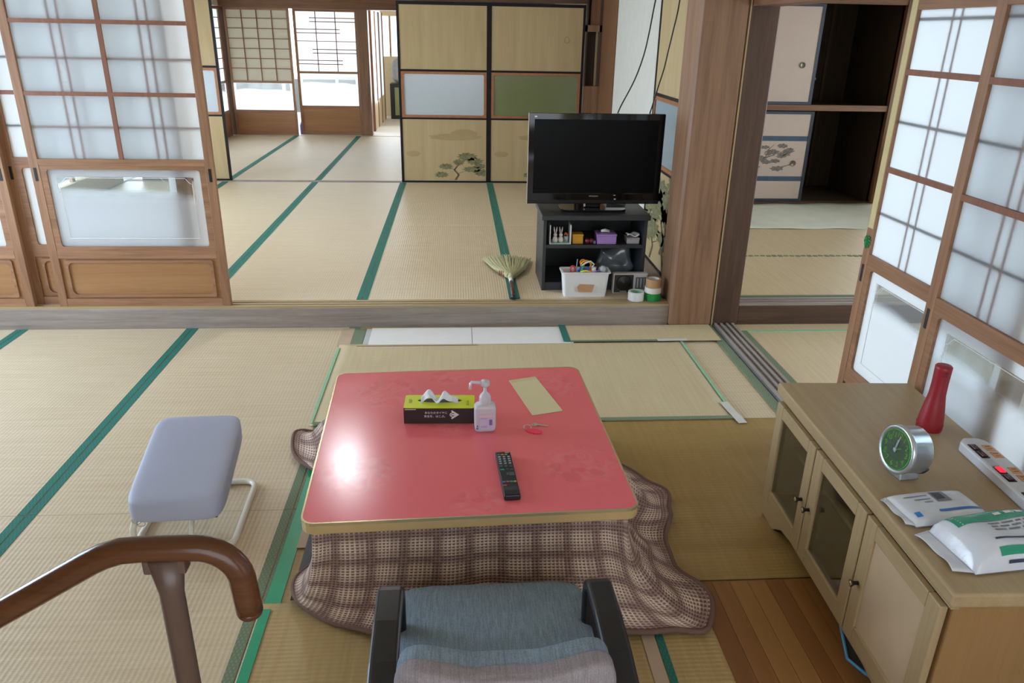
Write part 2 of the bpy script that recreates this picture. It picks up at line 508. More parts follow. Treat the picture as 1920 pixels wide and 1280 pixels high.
for x in (.012, .048, .084, .118):
    bx('track_rib', 'old_wood_y', x, x+.014, .002, 4.588, .004, .016, t)
bx('track_edge', 'border_dusty', -.055, -.008, .002, 4.585, -.01, .006, t)

# ------------------------------------------------------------------ pillars
p = thing('pillar_1', 'broad brown wooden pillar beside the television', 'pillar', (1.38, .1, 0), kind='structure')
MB().box(1.25-1.38, 1.508-1.38, -.13, .14, 0, 2.55).build('shaft', 'post_wood_z', p, bevel=.014, seg=1)
bx('edge_strip', 'pale_wood_z', 1.508-1.38, 1.516-1.38, -.128, -.11, 0, 2.55, p)
p = thing('pillar_2', 'narrow dark wooden pillar next to the broad one', 'pillar', (1.6, .08, 0), kind='structure')
MB().box(1.519-1.6, 1.678-1.6, -.085, .06, 0, 2.55).build('shaft', 'dark_wood_z', p, bevel=.006, seg=1)
p = thing('pillar_3', 'reddish corner board and slotted post at the back of the parlour', 'pillar', (1.4, 3.9, S), kind='structure')
bx('side_board', 'beam_wood_z', .047, .20, -.74, .1, 0, 2.4, p)
for z0, z1 in ((0, .985), (1.50, 1.56), (1.83, 2.4)):
    bx('post_piece', 'post_wood_z', -.115, .045, -.02, .06, z0, z1, p)
bx('post_side', 'dark_wood_z', .02, .046, -.02, .06, .985, 1.83, p)
bx('slot_back', 'closet', -.115, .02, .07, .09, .98, 1.84, p)
bx('slot_panel', 'beam_wood_z', -.07, .02, .0, .06, 1.56, 1.83, p)
bx('slot_edge', 'dark_wood_z', -.115, -.10, -.02, .07, .985, 1.83, p)

# ------------------------------------------------------------------ walls, ceilings, lintels
def wall(name, mat, dims, label, cat='wall'):
    return struct(bx(name, mat, *dims), label, cat)
wall('ceiling', 'ceiling', (-3.5, 4.8, -6.0, 3.9, 2.55, 2.62), 'boarded wooden ceiling over the front rooms', 'ceiling')
wall('ceiling', 'ceiling', (-3.5, 1.7, 3.9, 11.1, 2.55, 2.62), 'boarded wooden ceiling over the far room', 'ceiling')
def lintel(name, dims, label, mat='beam_wood_x'):
    return struct(bx(name, mat, *dims), label, 'lintel')
lintel('trim_5', (-3.4, 1.25, -.01, .11, S+1.76, S+1.87), 'brown lintel above the front sliding doors')
wall('wall_parlour', 'plaster', (-3.4, 1.25, .03, .07, S+1.87, 2.55), 'small plaster wall above the front lintel')
lintel('trim_6', (-3.4, 1.28, 3.86, 3.95, S+1.75, S+1.86), 'dark lintel above the fusuma', 'dark_wood_x')
wall('wall_back', 'plaster', (-3.4, 1.6, 3.89, 3.93, S+1.86, 2.55), 'small plaster wall above the fusuma')
lintel('trim_7', (-3.4, 1.4, 7.56, 7.82, S+1.735, S+1.95), 'brown lintel over the far shoji doors')
wall('wall_far', 'plaster', (-3.4, 1.4, 7.68, 7.72, S+1.95, 2.55), 'small plaster wall above the far lintel')
lintel('trim_8', (1.52, 1.66, -4.6, -.005, 1.76, 1.86), 'brown lintel above the sliding glass doors', 'beam_wood_y')
wall('wall_right_upper', 'plaster', (1.57, 1.61, -4.6, -.005, 1.86, 2.55), 'small plaster wall above the glass doors')
lintel('trim_9', (1.68, 4.3, 0, .12, S+1.76, S+1.86), 'dark lintel of the closet room', 'dark_wood_x')
wall('wall_closet_upper', 'plaster', (1.68, 4.3, .04, .08, S+1.86, 2.55), 'small plaster wall above the closet room lintel')
wall('wall_parlour_right', 'plaster', (1.452, 1.50, .25, 3.15, S, 2.55), 'white plaster wall behind the television')
wall('wall_far_right', 'wall_sand', (1.4, 1.45, 3.95, 7.6, 0, 2.55), 'sand plaster wall of the far room')
wall('wall_side_back', 'wall_sand', (1.66, 4.8, -3.3, -3.2, 0, 2.55), 'sand plaster end wall of the side room')
t = thing('window_6', 'added window that brightens the closet room from the side', 'window', (4.24, 1.48, 0), kind='structure')  # made-up window, added with its lamp to brighten the closet room
bx('wall_below', 'wall_sand', -.04, .04, -1.36, 1.36, 0, .75, t)
bx('wall_above', 'plaster', -.04, .04, -1.36, 1.36, 1.95, 2.55, t)
for y in (-1.36, -.03, 1.30):
    bx('sash_stile', 'door_wood_z', -.03, .03, y, y+.06, .75, 1.95, t)
bx('pane', 'glass', -.003, .003, -1.3, 1.3, .75, 1.95, t)
wall('wall_closet_left', 'wall_sand', (1.64, 1.69, .14, 2.84, 0, 2.55), 'sand plaster wall opposite the closet wall')
wall('wall_right', 'wall_sand', (1.56, 1.62, -6.0, -4.6, 0, 2.55), 'sand plaster wall beside the entrance')
# outside walls with window openings
def west_wall(y0, y1, label, n):
    t = thing('window_%d' % n, label, 'window', (-3.45, (y0+y1)/2, 0), kind='structure')
    h = (y1-y0)/2
    bx('wall_below', 'wall_sand', -.05, .05, -h, h, -.1, .30, t)
    bx('wall_above', 'plaster', -.05, .05, -h, h, 1.95, 2.55, t)
    for s in (-1, 1):
        bx('jamb', 'post_wood_z', -.06, .06, s*h-.06 if s > 0 else -h, h if s > 0 else -h+.06, .30, 1.95, t)
    for i in (1, 2, 3):
        y = -h+2*h*i/4
        bx('sash_stile', 'door_wood_z', -.015, .015, y-.025, y+.025, .30, 1.95, t)
    for i in range(4):
        bx('pane', 'glass', -.003, .003, -h+2*h*i/4+.03, -h+2*h*(i+1)/4-.03, .33, 1.92, t)
west_wall(-2.0, -.06, 'wide sliding window on the left side of the front room', 1)
west_wall(.1, 3.84, 'wide sliding window on the left side of the parlour', 2)
wall('wall_left', 'wall_sand', (-3.5, -3.4, -6.0, -2.0, 0, 2.55), 'sand plaster wall at the left of the entrance')
wall('wall_south', 'wall_sand', (-3.5, -1.2, -6.0, -5.9, 0, 2.55), 'sand plaster wall behind the camera by the entrance')
wall('wall_south_upper', 'plaster', (-1.2, 1.6, -6.0, -5.9, 2.1, 2.55), 'plaster strip over the entrance glazing')
wall('wall_south_lower', 'wall_sand', (-1.2, 1.6, -6.0, -5.9, 0, .4), 'low wall under the entrance glazing')

# ================================================================== shoji doors
DW, DH = .944, 1.755
def shoji_door(n, loc, rz, label, bars=True):
    """glazed shoji: local x along the door (0..DW), y=0 room face side, z from floor"""
    t = thing('door_%d' % n, label, 'door', loc, rz, kind='structure')
    st = .045; th = .015
    for x in (0, DW-st):
        bx('stile', 'door_wood_z', x, x+st, -th, th, 0, DH, t, .002)
    for z0, z1 in ((0, .056), (.289, .335), (.798, .831), (DH-.05, DH)):
        bx('rail', 'door_wood_x', st, DW-st, -th, th, z0, z1, t, .002)
    # bottom panel with raised moulding
    pn = bx('panel', 'panel_grain', st, DW-st, -.004, .004, .056, .289, t)
    for s in (-1,):
        m = MB(); o = rrect(.40, .108, .012); i = rrect(.385, .093, .03)
        m.ring(o, i, 'y', -.010, .0)
        m.build('moulding', 'door_wood_x', t, loc=None).location = (DW/2, -.003, .1725)
    # glass
    g = MB().box(-.427, .427, -.002, .002, -.231, .231).build('glass_pane', 'door_glass', t)
    g.location = (DW/2, 0, .5665)
    o = rrect(.427, .2315, .001); i = rrect(.395, .21, .016)
    MB().ring(o, i, 'y', -.013, .013).build('glass_frame', 'door_wood_x', t).location = (DW/2, 0, .5665)
    # engraved line
    hx, hz, c = .345, .165, .03
    pts = [(-hx, -hz), (hx, -hz), (hx, hz-c), (hx-c*.4, hz-c*.9), (hx-c, hz-c*.2), (hx-c*1.2, hz), (-hx+c*1.2, hz), (-hx+c, hz-c*.2), (-hx+c*.4, hz-c*.9), (-hx, hz-c)]
    MB().tube([(x, -.003, z) for x, z in pts], .0016, 6, True).build('engraved_line', 'white_board', g)
    # paper sheet and bars
    bx('frosted_sheet', 'paper', st-.004, DW-st+.004, -.0015, .0015, .828, DH-.048, t)
    cx = DW/2
    bx('muntin', 'kumiko', cx-.011, cx+.011, -.013, -.0015, .831, DH-.05, t)
    for z in (1.159, 1.502):
        for a, b2 in ((st, cx-.011), (cx+.011, DW-st)):
            bx('muntin', 'kumiko', a, b2, -.013, -.0015, z-.010, z+.010, t)
    for z in (.993, 1.330, 1.675):
        bx('glazing_bar', 'kumiko', st, DW-st, .0015, .010, z-.005, z+.005, t)
    for bay in ((st+cx)/2, (cx+DW-st)/2):
        for dx in (-.023, .023):
            bx('glazing_bar', 'kumiko', bay+dx-.005, bay+dx+.005, .0015, .010, .831, DH-.05, t)
    for x in (.0225, DW-.0225):
        bx('finger_pull', 'black', x-.008, x+.008, -th-.0015, -th+.001, .715, .785, t, .003)
    return t
d2 = shoji_door(1, (-2.246, .030, S-.011), 0, 'shoji door with a pale glass window nearest the parlour opening')
shoji_door(2, (-2.392, .070, S-.011), 0, 'shoji door overlapped behind the one at the parlour opening')
shoji_door(3, (-2.382-DW, .030, S-.011), 0, 'shoji door cut off at the edge of the picture by the tatami corner')
# side doors on the track along Y (local x -> -Y)
dfar = shoji_door(4, (1.612, -1.375, .005), -PI/2, 'glazed sliding door with a torn cream strip and a green ribbon')
shoji_door(5, (1.570, -1.895, .005), -PI/2, 'glazed sliding door behind the red torch and power strip')
bx('paper_strip', plain('cream paper strip', (206, 190, 140), .8), .006, .042, -.0165, -.015, .93, DH-.01, dfar, label='torn cream paper strip on the stile')
r = MB()
for i in range(9):
    a = 2*PI*i/9
    r.prism([(.0, .0), (.022*math.cos(a), .022*math.sin(a)-.008), (.024*math.cos(a+.5), .026*math.sin(a+.5)-.012)], 'y', -.004+.001*(i % 3), .0)
rb = r.build('ribbon_knot', plain('green ribbon', (30, 124, 66), .4))
rb.location = (1.594, -1.400, .893); rb.rotation_euler = (0, 0, -PI/2)
tag(rb, 'small green ribbon knot pinned to the sliding door stile', 'ribbon')
# plain wall filling towards the entrance on the right
shoji_door(6, (1.612, -2.45, .005), -PI/2, 'glazed sliding door behind the cabinet near the entrance')
shoji_door(7, (1.570, -3.40, .005), -PI/2, 'glazed sliding door nearest the entrance')

# ------------------------------------------------------------------ fusuma
def pine(parent, x0, z0, sc, y, seed, flip=1, W=.9):
    rnd = random.Random(seed)
    def cl(x): return min(max(x, .026), W-.026)
    def cz_(z): return min(max(z, .024), .640)
    tr = MB()
    def strip(pts, w0, w1):
        n = len(pts)
        for i in range(n-1):
            (xa, za), (xb, zb) = pts[i], pts[i+1]
            wa = w0+(w1-w0)*i/n; wb = w0+(w1-w0)*(i+1)/n
            tr.poly([(cl(x0+flip*(xa-wa)*sc), y, cz_(z0+za*sc)), (cl(x0+flip*(xa+wa)*sc), y, cz_(z0+za*sc)), (cl(x0+flip*(xb+wb)*sc), y, cz_(z0+zb*sc)), (cl(x0+flip*(xb-wb)*sc), y, cz_(z0+zb*sc))])
    strip([(.0, 0), (.06, .10), (-.02, .19), (.05, .28), (.16, .36), (.26, .40)], .022, .010)
    strip([(.04, .12), (.16, .16), (.30, .15)], .012, .006)
    strip([(.0, .19), (-.12, .23), (-.20, .20)], .012, .006)
    tr.build('painted_trunk', 'ink_dark', parent)
    fo = MB()
    for cx, cz, rx, rz in ((.22, .43, .17, .07), (.06, .33, .10, .05), (.36, .35, .14, .06), (.32, .20, .16, .05), (.50, .14, .15, .06), (-.18, .25, .12, .05), (-.26, .10, .12, .05), (.46, .26, .10, .04)):
        pts = []
        n = 22
        for i in range(n):
            a = 2*PI*i/n
            k = 1+(.22 if i % 2 else -.12)+rnd.uniform(-.08, .08)
            pts.append((cl(x0+flip*(cx+rx*k*math.cos(a))*sc), y-.0002, cz_(max(z0, z0+(cz+rz*k*math.sin(a))*sc))))
        fo.poly(pts if flip < 0 else pts[::-1])
    fo.build('painted_foliage', 'ink', parent)
def haze(parent, x, z, hx, hz, y):
    pts = [(x+hx*math.cos(2*PI*i/20)*(1+.1*math.sin(i*2.3)), y, z+hz*math.sin(2*PI*i/20)) for i in range(20)]
    MB().poly(pts).build('painted_haze', 'haze', parent)

def fusuma(n, loc, rz, W, glass, label, art=1):
    t = thing('door_%d' % n, label, 'door', loc, rz, kind='structure')
    H = 1.745; fr = .024
    for x in (0, W-fr):
        bx('stile', 'black_lacquer', x, x+fr, -.014, .014, 0, H, t, .002)
    for z0, z1 in ((0, .022), (.645, .662), (1.105, 1.125), (H-.03, H)):
        bx('rail', 'black_lacquer', fr, W-fr, -.014, .014, z0, z1, t, .002)
    bx('paper_panel', 'fusuma', fr, W-fr, -.008, .008, .022, .645, t)
    bx('paper_panel', 'fusuma', fr, W-fr, -.008, .008, 1.125, H-.03, t)
    o = rrect((W-2*fr)/2, .2215, .001); i = rrect((W-2*fr)/2-.026, .197, .016)
    MB().ring(o, i, 'y', -.012, .012).build('glass_frame', 'orange_wood', t).location = (W/2, 0, .8835)
    bx('glass_pane', glass, fr+.02, W-fr-.02, -.003, .003, .68, 1.09, t)
    if art:
        haze(t, W*.62, .47, W*.30, .035, -.0084)
        haze(t, W*.72, .50, W*.15, .05, -.0083)
        haze(t, W*.14, .30, W*.08, .03, -.0084)
        pine(t, W*.62, .03, .56, -.0088, n)
    pl = MB()
    pl.tube([(W-.18+.024*math.cos(a*PI/9), -.009, 1.42+.028*math.sin(a*PI/9)) for a in range(18)], .003, 6, True)
    if n in (9,):
        pl.build('pull_ring', 'haze', t)
    return t
fusuma(8, (-.583, 3.884, S-.002), 0, .905, 'fusuma_glass', 'black framed fusuma with a whitish glass band and painted pine')
fusuma(9, (.322, 3.884, S-.002), 0, .952, 'fusuma_glass_green', 'black framed fusuma with an olive green glass band behind the television')
fusuma(10, (-3.24, 3.924, S-.002), 0, .902, 'fusuma_glass', 'black framed fusuma seen edge on beside the far room opening', 0)
fz = fusuma(11, (1.352, 1.165, S-.002), -PI/2, .90, 'fusuma_glass_blue', 'fusuma on the right side of the parlour with a bold painted pine', 0)
pine(fz, .62, .03, 1.15, -.0088, 5, -1)
pine(fz, .25, .03, 1.0, -.0088, 6)
pine(fz, .50, .12, 1.1, -.0090, 8)

# ================================================================== far wall
def lattice(n, loc, rz, W, H, cols, zs, glass_z, sheet, label, panel_z=.31, extra=()):
    t = thing('door_%d' % n, label, 'door', loc, rz, kind='structure')
    st = .035
    for x in (0, W-st):
        bx('stile', 'door_wood_z', x, x+st, -.014, .014, 0, H, t)
    g0, g1 = glass_z
    for z0, z1 in ((0, .05), (panel_z, g0), (g1, g1+.03), (H-.035, H)):
        bx('rail', 'door_wood_x', st, W-st, -.014, .014, z0, z1, t)
    bx('panel', 'panel_grain', st, W-st, -.005, .005, .05, panel_z, t)
    bx('glass_pane', 'far_glass', st, W-st, -.002, .002, g0, g1, t)
    bx('paper_sheet', sheet, st, W-st, .006, .008, g1+.03, H-.035, t)
    for i in range(1, cols):
        x = st+(W-2*st)*i/cols
        bx('glazing_bar', 'kumiko', x-.006, x+.006, -.008, .005, g1+.03, H-.035, t)
    for z in zs:
        bx('glazing_bar', 'kumiko', st, W-st, -.009, .005, z-.005, z+.005, t)
    for xa, xb, z in extra:
        bx('glazing_bar', 'kumiko', xa*W, xb*W, -.008, .005, z-.006, z+.006, t)
    return t
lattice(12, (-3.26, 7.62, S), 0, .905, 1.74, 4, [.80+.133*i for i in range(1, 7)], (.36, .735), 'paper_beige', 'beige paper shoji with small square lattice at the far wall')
lattice(13, (-2.325, 7.735, S), 0, .905, 1.738, 3, [1.31], (.42, .87), 'paper_bright', 'bright paper shoji with paired bars in the far wall', .37,
        [(.25, .97, 1.62), (.25, .97, 1.57), (.04, .72, 1.47), (.04, .72, 1.42), (.27, .97, 1.20), (.27, .97, 1.15), (.04, .74, 1.05), (.04, .74, 1.00)])
lattice(14, (-3.31, 6.63, S), PI/2, .93, 1.74, 3, [.80+.133*i for i in range(1, 7)], (.36, .735), 'paper_bright', 'bright shoji with square lattice in the far left corner')
lattice(15, (-3.31, 5.69, S), PI/2, .93, 1.74, 3, [.80+.133*i for i in range(1, 7)], (.36, .735), 'paper_bright', 'shoji with square lattice further along the far room side')
lattice(16, (-3.31, 4.75, S), PI/2, .93, 1.74, 3, [.80+.133*i for i in range(1, 7)], (.36, .735), 'paper_bright', 'shoji with square lattice near the open fusuma')
wall('wall_far_left_upper', 'plaster', (-3.40, -3.30, 3.95, 7.7, S+1.75, 2.55), 'plaster strip above the far left shoji')
p = thing('pillar_4', 'brown pillar between the far shoji and the corridor opening', 'pillar', (-1.34, 7.72, 0), kind='structure')
bx('shaft', 'post_wood_z', -.08, .075, -.09, .09, S, 2.5, p, .005)
p = thing('pillar_5', 'brown corner pillar at the far left shoji', 'pillar', (-3.30, 7.66, 0), kind='structure')
bx('shaft', 'dark_wood_z', -.06, .045, -.06, .06, S, 2.5, p, .005)
wall('wall_far_middle', 'wall_sand', (-.80, 1.4, 7.68, 7.76, S, 2.2), 'sand plaster wall hidden behind the fusuma')
# corridor beyond
t = thing('window_3', 'row of narrow glazed panels along the corridor', 'window', (-1.29, 8.2, S), kind='structure')
for y in (0, .62, 1.24, 1.86):
    bx('mullion', 'beam_wood_z', -.02, .02, y-.03, y+.03, 0, 1.75, t)
for i in range(3):
    y = i*.62
    bx('panel', 'pale_wood_z', -.01, .01, y+.03, y+.59, 0, .42, t)
    bx('glass_pane', 'paper_bright', -.003, .003, y+.03, y+.59, .42, 1.75, t)
t = thing('window_4', 'bright window at the end of the corridor', 'window', (-.9, 10.55, 0), kind='structure')
bx('wall_below', 'wall_sand', -.45, .7, -.03, .03, S, 1.17, t)
bx('wall_above', 'wall_sand', -.45, .7, -.03, .03, 1.84, 2.5, t)
bx('frame', 'door_wood_z', -.30, -.27, -.04, .04, 1.17, 1.84, t)
bx('pane', 'glass', -.45, .7, -.003, .003, 1.17, 1.84, t)
c = thing('low_cupboard', 'olive green fronted low cupboard at the corridor end', 'cupboard', (-.93, 10.2, S))
bx('body', 'black', -.25, .45, -.18, .2, 0, .60, c)
bx('front_panel', plain('olive panel', (128, 132, 92), .6), -.17, .37, -.195, -.18, .07, .54, c)
b = MB().ellip((0, 0, .22), (.26, .14, .22), .55)
o = b.build('grey_sack', plain('grey cloth', (150, 146, 148), .8, .1, 20, .2), None, True)
o.location = (-.90, 10.2, S+.60); tag(o, 'lumpy grey sack on the olive cupboard', 'sack')
o = MB().lathe([(.0, 0), (.05, 0), (.052, .12), (.03, .17), (.02, .2), (.02, .22), (.0, .22)], 16).build('bottle', plain('blue plastic', (30, 80, 190), .3), None, True)
o.location = (-2.315, 7.80, S+.004); tag(o, 'small blue bottle in the gap between far shoji doors', 'bottle')

# outside
struct(bx('ground', plain('pale gravel', (190, 190, 186), .9, .1, 6), -14, 14, 11.0, 30, -.35, -.3), 'pale gravel ground outside the far windows', 'ground')
struct(bx('ground', plain('pale gravel west', (186, 186, 180), .9, .1, 6), -20, -3.55, -12, 11, -.35, -.3), 'pale gravel ground outside the left windows', 'ground')
w1 = struct(bx('wall_garden', plain('grey concrete', (128, 130, 128), .9, .12, 3), -9, 3, 13.4, 13.6, -.3, .62), 'low grey concrete garden wall outside', 'wall')
sh = thing('garden_shed', 'grey garden shed with pale posts seen through the far shoji glass', 'shed', (-5.4, 12.6, -.3))
bx('wall_panel', plain('dark shed wall', (92, 96, 94), .9), -.55, .15, -.3, .3, 0, 1.2, sh)
for x in (-.60, -.2, .2, .42):
    bx('post', 'white_board', x, x+.06, -.36, -.30, 0, 1.3, sh)
bx('roof', plain('shed roof', (120, 120, 116), .8), -.75, .65, -.5, .45, 1.3, 1.36, sh)
rl = thing('hand_railing', 'white outdoor railing crossing behind the bright far shoji', 'railing', (-2.2, 11.2, -.3))
bx('rail_bar', 'white_board', -1.2, 1.6, -.02, .02, 1.02, 1.07, rl)
for x in (-1.1, -.1, .9):
    bx('rail_post', 'white_board', x, x+.05, -.02, .02, 0, 1.02, rl)

# ================================================================== closet room
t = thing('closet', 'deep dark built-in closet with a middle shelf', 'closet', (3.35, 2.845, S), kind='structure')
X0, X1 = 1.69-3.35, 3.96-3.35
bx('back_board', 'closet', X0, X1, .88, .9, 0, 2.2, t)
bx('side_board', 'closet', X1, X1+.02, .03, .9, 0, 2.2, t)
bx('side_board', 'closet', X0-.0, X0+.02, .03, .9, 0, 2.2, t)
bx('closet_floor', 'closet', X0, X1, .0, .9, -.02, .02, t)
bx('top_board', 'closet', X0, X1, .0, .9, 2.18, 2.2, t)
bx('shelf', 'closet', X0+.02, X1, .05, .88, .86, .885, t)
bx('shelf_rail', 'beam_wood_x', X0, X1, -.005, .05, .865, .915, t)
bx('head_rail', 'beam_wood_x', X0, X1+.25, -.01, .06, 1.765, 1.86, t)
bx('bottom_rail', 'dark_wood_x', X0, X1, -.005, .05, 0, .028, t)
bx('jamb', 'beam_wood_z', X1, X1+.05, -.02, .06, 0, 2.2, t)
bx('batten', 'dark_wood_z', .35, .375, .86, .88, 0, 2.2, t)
wall('wall_closet_top', 'wall_sand', (1.69, 4.25, 2.84, 2.88, S+1.86, 2.55), 'plaster strip above the closet')
def pull(parent, x, z):
    o = MB().lathe([(.0, 0), (.022, 0), (.026, .003), (.026, .006), (.021, .006), (.018, .003), (.0, .003)], 20).build('pull', plain('aged metal', (120, 112, 104), .35, .1, 30, 0, .8), parent, True)
    o.location = (x, -.012, z); o.rotation_euler = (PI/2, 0, 0)
def closet_door(n, z, W, H, x, label, band):
    t = thing('door_%d' % n, label, 'door', (x, 2.872, z), kind='structure')
    fr = .028
    for a in (0, W-fr):
        bx('stile', 'navy_lacquer', a, a+fr, -.012, .012, 0, H, t)
    for a, b2 in ((0, .024), (H-.024, H)):
        bx('rail', 'navy_lacquer', fr, W-fr, -.012, .012, a, b2, t)
    bx('paper_panel', 'fusuma_pink', fr, W-fr, -.008, .008, .024, H-.024, t)
    pull(t, W-.135, H*.40 if not band else H*.435)
    if band:
        for zz in (.19, .56):
            bx('painted_band', 'navy_band', fr, W-fr, -.0088, -.008, zz, zz+.045, t)
        fo = MB(); rnd = random.Random(3)
        for i in range(16):
            cx = W-.18-rnd.uniform(0, .34); cz = .25+rnd.uniform(.05, .27); rx = rnd.uniform(.03, .07)
            fo.poly([(cx+rx*math.cos(2*PI*k/14)*(1.15 if k % 2 else .8), -.0087-.00001*i, cz+.36*rx*math.sin(2*PI*k/14)*(1.2 if k % 2 else .8)) for k in range(14)])
        for i in range(6):
            a = rnd.uniform(-.6, .9); cx = W-.2-rnd.uniform(0, .26); cz = .30+rnd.uniform(0, .14)
            fo.poly([(cx, -.0089, cz), (cx+.12*math.cos(a), -.0089, cz+.12*math.sin(a)), (cx+.12*math.cos(a), -.0089, cz+.12*math.sin(a)+.008), (cx, -.0089, cz+.012)])
        fo.build('painted_branch', 'ink_grey', t)
    return t
closet_door(17, S+.917, .92, .845, 2.315, 'upper pale pink closet door with a round pull', False)
closet_door(18, S+.03, .92, .825, 2.365, 'lower pale pink closet door with blue bands and painted branch', True)
cov = MB().grid(30, 12, lambda u, v: (1.72+2.3*u, 1.86+.98*v+.012*math.sin(u*23)*(1-v), S+.004+.003*math.sin(u*31+v*9)+.003*math.sin(v*17+u*5)+(.03*max(0, v-.9)*10*max(0, u-.6)))).build('white_sheet', plain('creased white sheet', (214, 216, 200), .7, .06, 6), None, True, solid=.002)
tag(cov, 'creased white sheet spread in front of the closet', 'sheet')
o = MB().ellip((0, 0, 0), (.012, .004, .014)).build('paper_scrap', 'white_board', None, True)
o.location = (3.62, 3.70, S+1.10); tag(o, 'tiny white scrap stuck to the dark closet back', 'scrap')

# side room windows
t = thing('window_5', 'wide window lighting the side room behind the glass doors', 'window', (4.7, -1.6, 0), kind='structure')
bx('wall_below', 'wall_sand', -.05, .05, -1.6, 1.6, 0, .35, t)
bx('wall_above', 'plaster', -.05, .05, -1.6, 1.6, 1.95, 2.55, t)
for y in (-1.6, -.55, .5, 1.54):
    bx('sash_stile', 'door_wood_z', -.02, .02, y, y+.06, .35, 1.95, t)
bx('pane', 'glass', -.003, .003, -1.6, 1.6, .35, 1.95, t)
wall('wall_side_east', 'wall_sand', (4.3, 4.8, -.0, .08, 0, 2.55), 'sand plaster return at the side room corner')

# ------------------------------------------------------------------ ceiling lamp of the parlour
lt = thing('ceiling_lamp', 'round ceiling lamp over the parlour', 'lamp', (-.90, 1.10, 2.40))
o = MB().lathe([(.0, 0), (.20, 0), (.23, .02), (.23, .06), (.15, .09), (.0, .09)], 32).build('shade', 'white_board', lt, True)
bb = NB('lamp glow'); em = bb.n('ShaderNodeEmission'); em.inputs[0].default_value = (.93, .95, 1, 1); em.inputs[1].default_value = 95
M['glow'] = bb.done(em.outputs[0])
MB().lathe([(.0, 0), (.115, 0), (.115, .012), (.0, .012)], 32).build('diffuser', 'glow', lt).location = (0, 0, -.014)
bx('cord', 'black', -.004, .004, -.004, .004, .09, .15, lt)

# ================================================================== floor coverings in the front room
def rug(name, mat, x0, x1, y0, y1, z, label, cat, amp=.0, th=.004, nx=40, ny=24, seed=1):
    rnd = random.Random(seed); ph = [rnd.uniform(0, 6) for _ in range(6)]
    def fn(u, v):
        x = x0+(x1-x0)*u; y = y0+(y1-y0)*v
        h = amp*(.5+.25*math.sin(y*26+ph[0]+.8*math.sin(x*3+ph[1]))+.25*math.sin(y*47+ph[2]+.5*math.sin(x*4)))
        e = min(1, 10*min(u, 1-u, v, 1-v))
        return (x-(x0+x1)/2, y-(y0+y1)/2, h*e)
    o = MB().grid(nx, ny, fn).build(name, mat, None, amp > 0, solid=th)
    o.location = ((x0+x1)/2, (y0+y1)/2, z+th/2)
    return tag(o, label, cat)
rug('straw_rug', 'rug_straw', .50, 1.50, -2.28, -1.20, .0015, 'worn ochre straw rug between kotatsu and cabinet', 'rug', .010, .003, 30, 60, 3)
rug('straw_mat', 'straw_gold', -.60, .78, -4.6, -2.325, .0015, 'straw mat under the grey low chair', 'mat', .004, .004, 30, 40, 4)
gz = rug('straw_mat', 'straw', -.655, 1.262, -1.21, -.285, .006, 'wide straw mat with taped green edges behind the kotatsu', 'mat', .002, .003, 30, 30, 5)
def strip(name, mat, x0, x1, y0, y1, z, label, cat='tape', rz=0):
    o = MB().box(-(x1-x0)/2, (x1-x0)/2, -(y1-y0)/2, (y1-y0)/2, 0, .0012).build(name, mat)
    o.location = ((x0+x1)/2, (y0+y1)/2, z); o.rotation_euler = (0, 0, rz)
    return tag(o, label, cat)
def edge(name, mat, x0, x1, y0, y1, z=.0035):
    o = MB().box(x0, x1, y0, y1, 0, .0015).build(name, mat, gz)
    o.location = -gz.location + Vector((0, 0, .0105))
edge('mint_edge', 'mint_tape', 1.248, 1.262, -1.20, -.29)
edge('dusty_edge', 'border_dusty', -.64, 1.255, -1.212, -1.185)
edge('mint_edge', 'mint_tape', -.655, -.645, -1.20, -.34)
strip('green_tape', 'green_tape', -.592, -.545, -2.35, -1.05, .003, 'bright green tape strip beside the kotatsu mat border', 'tape', 0)
strip('green_tape', 'green_tape', -.596, -.566, -3.3, -2.352, .008, 'bright green tape strip near the handrail', 'tape', .0)
strip('green_tape', 'mint_tape', -.662, -.648, -1.04, -.36, .003, 'thin mint tape line running towards the sill', 'tape')
strip('beige_tape', 'beige_tape', -.548, -.515, -2.06, -1.80, .0048, 'beige tape piece beside the dark sheet', 'tape')
strip('paper_board', 'white_board', -.50, .072, -.30, -.045, .0095, 'white board strip along the sill, the part next to the beige tape', 'board')
strip('paper_board', 'white_board', .075, .64, -.30, -.045, .0095, 'white board strip along the sill, the part next to the patch mat', 'board')
strip('beige_tape', 'beige_tape', -.668, -.60, -.30, -.03, .003, 'beige tape patch at the sill corner', 'tape')
strip('grey_tape', 'border_dusty', -.598, -.535, -.28, -.04, .003, 'dusty green strip at the sill', 'tape')
strip('grey_tape', plain('pale grey tape', (188, 196, 196), .5), -.532, -.502, -.28, -.04, .003, 'pale grey strip at the end of the white board', 'tape')
strip('beige_tape', 'beige_tape', -.56, .10, -.318, -.303, .0118, 'long beige tape line along the white boards', 'tape')
pm = rug('patch_mat', 'straw', .615, 1.49, -.283, -.035, .012, 'small straw patch mat in front of the broad pillar', 'mat', .0, .002, 8, 6, 9)
for nm, mt, a in (('green_edge', 'border', (.585, .625, -.285, -.03)), ('dusty_edge', 'border_dusty', (.625, 1.26, -.29, -.268))):
    o = MB().box(a[0], a[1], a[2], a[3], 0, .0015).build(nm, mt, pm)
    o.location = -pm.location + Vector((0, 0, .0145))
strip('clear_tape', 'clear_tape', 1.12, 1.29, -.292, -.262, .0165, 'clear tape piece at the patch mat corner', 'tape', .02)
strip('clear_tape', 'clear_tape', 1.235, 1.275, -1.26, -1.05, .012, 'clear tape piece at the corner of the wide straw mat', 'tape', .1)
